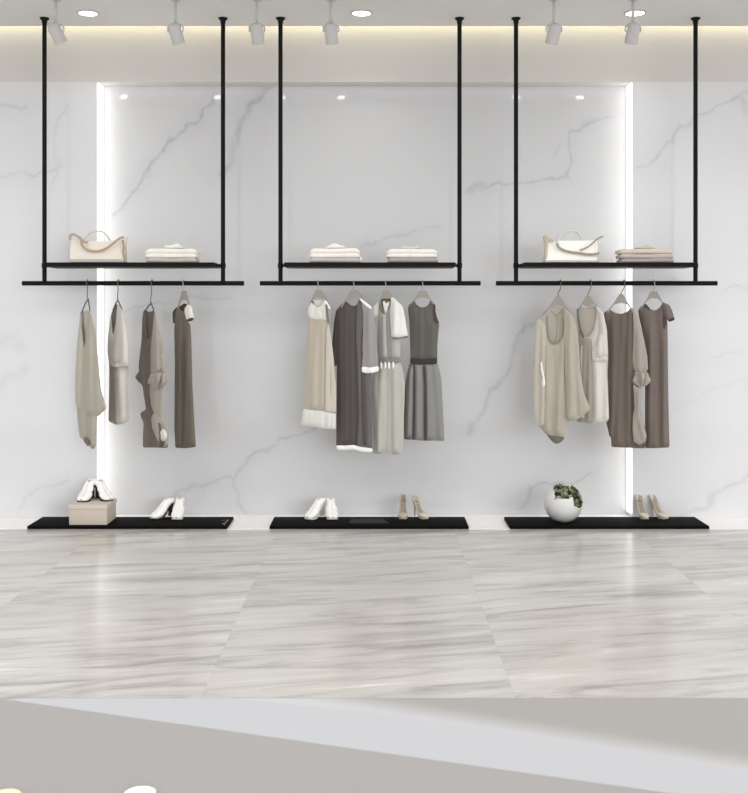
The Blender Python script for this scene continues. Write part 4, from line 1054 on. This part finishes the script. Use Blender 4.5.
# ------------------------------------------------------------------ planter
def planter():
    d = 6.665; r = .122
    c = Vector((UX(563.2, d), d, ST+r-.004))
    t = thing('potted_plant', 'white round planter with cut-out opening full of green succulents on the right board', 'plant', (c.x, c.y, ST))
    bm = bmesh.new(); bmesh.ops.create_uvsphere(bm, u_segments=64, v_segments=40, radius=r)
    bmesh.ops.rotate(bm, verts=bm.verts, cent=(0,0,0), matrix=Matrix.Rotation(.2, 3, 'Z'))
    # opening: notched zone over the top and down the right front
    def openn(v):
        n = v.normalized()
        px, pz = n.x, n.z
        if n.y > .55: return False
        a = (pz > .40+.10*px and -.56 < px < .45)
        b = (px > .34 and pz > -.16 and px < .95 and pz > -.14+(.70-px)*.5)
        return a or b
    kill = [f for f in bm.faces if openn(f.calc_center_median())]
    bmesh.ops.delete(bm, geom=kill, context='FACES')
    # flat foot
    for v in bm.verts:
        if v.co.z < -r+.004: v.co.z = -r+.004
    for v in bm.verts: v.co += c
    o = obj('pot', bm, plain('white_ceramic', (216,215,213), .3, .5, noise=.01), t, smooth=True)
    md = o.modifiers.new('wall', 'SOLIDIFY'); md.thickness = .006; md.offset = -1
    bm = bmesh.new(); bmesh.ops.create_uvsphere(bm, u_segments=32, v_segments=20, radius=r*.86)
    rs = random.Random(3)
    for v in bm.verts:
        v.co *= 1+rs.uniform(-.05, .04); v.co += c
    obj('soil', bm, plain('dark_moss', (66,66,48), .9, .1, noise=.4, scale=60, bump=.6), t, smooth=True)
    m_l1 = plain('sage_leaf', (150,156,128), .6, .3, noise=.25, scale=25); m_l2 = plain('deep_green_leaf', (92,100,70), .6, .3, noise=.25, scale=25); m_l3 = plain('pale_leaf', (194,198,178), .6, .3, noise=.15, scale=25)
    def leaf(bm, p, dr, L, w, up):
        dr = dr.normalized(); s = dr.cross(up).normalized(); pts = []
        nb = dr.cross(s)
        prof = [(0, .15), (.3, .8), (.6, 1), (.85, .6), (1, .05)]
        r = []
        for q, k in prof:
            cc = p+dr*L*q+nb*(-.25*L*q*q)
            r.append((bm.verts.new(cc-s*w*k+nb*.002), bm.verts.new(cc+nb*-.003), bm.verts.new(cc+s*w*k+nb*.002)))
        for a, b in zip(r[:-1], r[1:]):
            bm.faces.new((a[0], a[1], b[1], b[0])); bm.faces.new((a[1], a[2], b[2], b[1]))
    bms = [bmesh.new(), bmesh.new(), bmesh.new()]
    n = 0
    while n < 60:
        th = rs.uniform(-1, 1); nz = rs.uniform(-.15, 1)
        v = Vector((rs.uniform(-.6, .9), rs.uniform(-1, .3), nz)).normalized()
        if not openn(v*1.0): continue
        n += 1
        p = c+v*r*.84; base = rs.uniform(0, 6)
        k = rs.choice((0, 0, 1, 2) if v.x < .35 else (0, 1, 1, 0))
        for q in range(7):
            a = base+q*2.4
            u, w_ = frame_for(v)
            dr = v*(.7+.25*rs.random())+(u*math.cos(a)+w_*math.sin(a))*.75
            leaf(bms[k], p, dr, rs.uniform(.016, .028), rs.uniform(.004, .008), v)
    for bm, m in zip(bms, (m_l1, m_l2, m_l3)):
        o = obj('foliage', bm, m, t, smooth=True)
    return t
planter()

# ------------------------------------------------------------------ light
W = bpy.data.worlds.new('World'); SC.world = W; W.use_nodes = True
W.node_tree.nodes['Background'].inputs[0].default_value = (.97, .985, 1.0, 1)
W.node_tree.nodes['Background'].inputs[1].default_value = 1.04
def area(name, loc, rot, sx, sy, e, c=(1,1,1)):
    l = bpy.data.lights.new(name, 'AREA'); l.shape = 'RECTANGLE'; l.size = sx; l.size_y = sy; l.energy = e; l.color = c
    o = bpy.data.objects.new(name, l); C.objects.link(o); o.location = loc; o.rotation_euler = rot; return o
area('cove_lamp', (0, (DE+DO)/2-.01, ZC+.105), (math.radians(6), 0, 0), 11.8, .03, 12, (1, .92, .66))
cl = area('ceiling_fill', (0, 3.7, ZC-.02), (0, 0, 0), 9, 2.2, 125, (1, 1, 1)); cl.visible_glossy = False  # added overhead fill, no such panel; left out of reflections
key = bpy.data.lights.new('front_key', 'SUN'); key.energy = 1.55; key.angle = math.radians(40)  # added soft key light from front right, no real sun indoors
so = bpy.data.objects.new('front_key', key); C.objects.link(so); so.visible_glossy = False
so.rotation_euler = Vector((-.55, 1, -.22)).to_track_quat('-Z', 'Y').to_euler()

for px in (88, 361.5, 635):
    l = bpy.data.lights.new('downlight_lamp', 'SPOT'); l.energy = 5; l.spot_size = math.radians(120); l.spot_blend = .8; l.shadow_soft_size = .06
    lo = bpy.data.objects.new('downlight_lamp', l); C.objects.link(lo); lo.location = (UX(px, 6.5), 6.5, ZC-.02)
# ------------------------------------------------------------------ camera
cam = bpy.data.cameras.new('Camera'); co = bpy.data.objects.new('Camera', cam); C.objects.link(co)
co.location = (0, 0, H); co.rotation_euler = (math.pi/2, 0, 0)
cam.sensor_fit = 'HORIZONTAL'; cam.sensor_width = 36; cam.lens = F*36/748
cam.shift_x = -(CX-374)/748; cam.shift_y = -(396.5-HY)/748
cam.clip_start = .05
SC.camera = co
SC.view_settings.view_transform = 'Standard'
SC.view_settings.look = 'None'
SC.view_settings.exposure = 0
try: SC.cycles.use_denoising = True
except Exception: pass
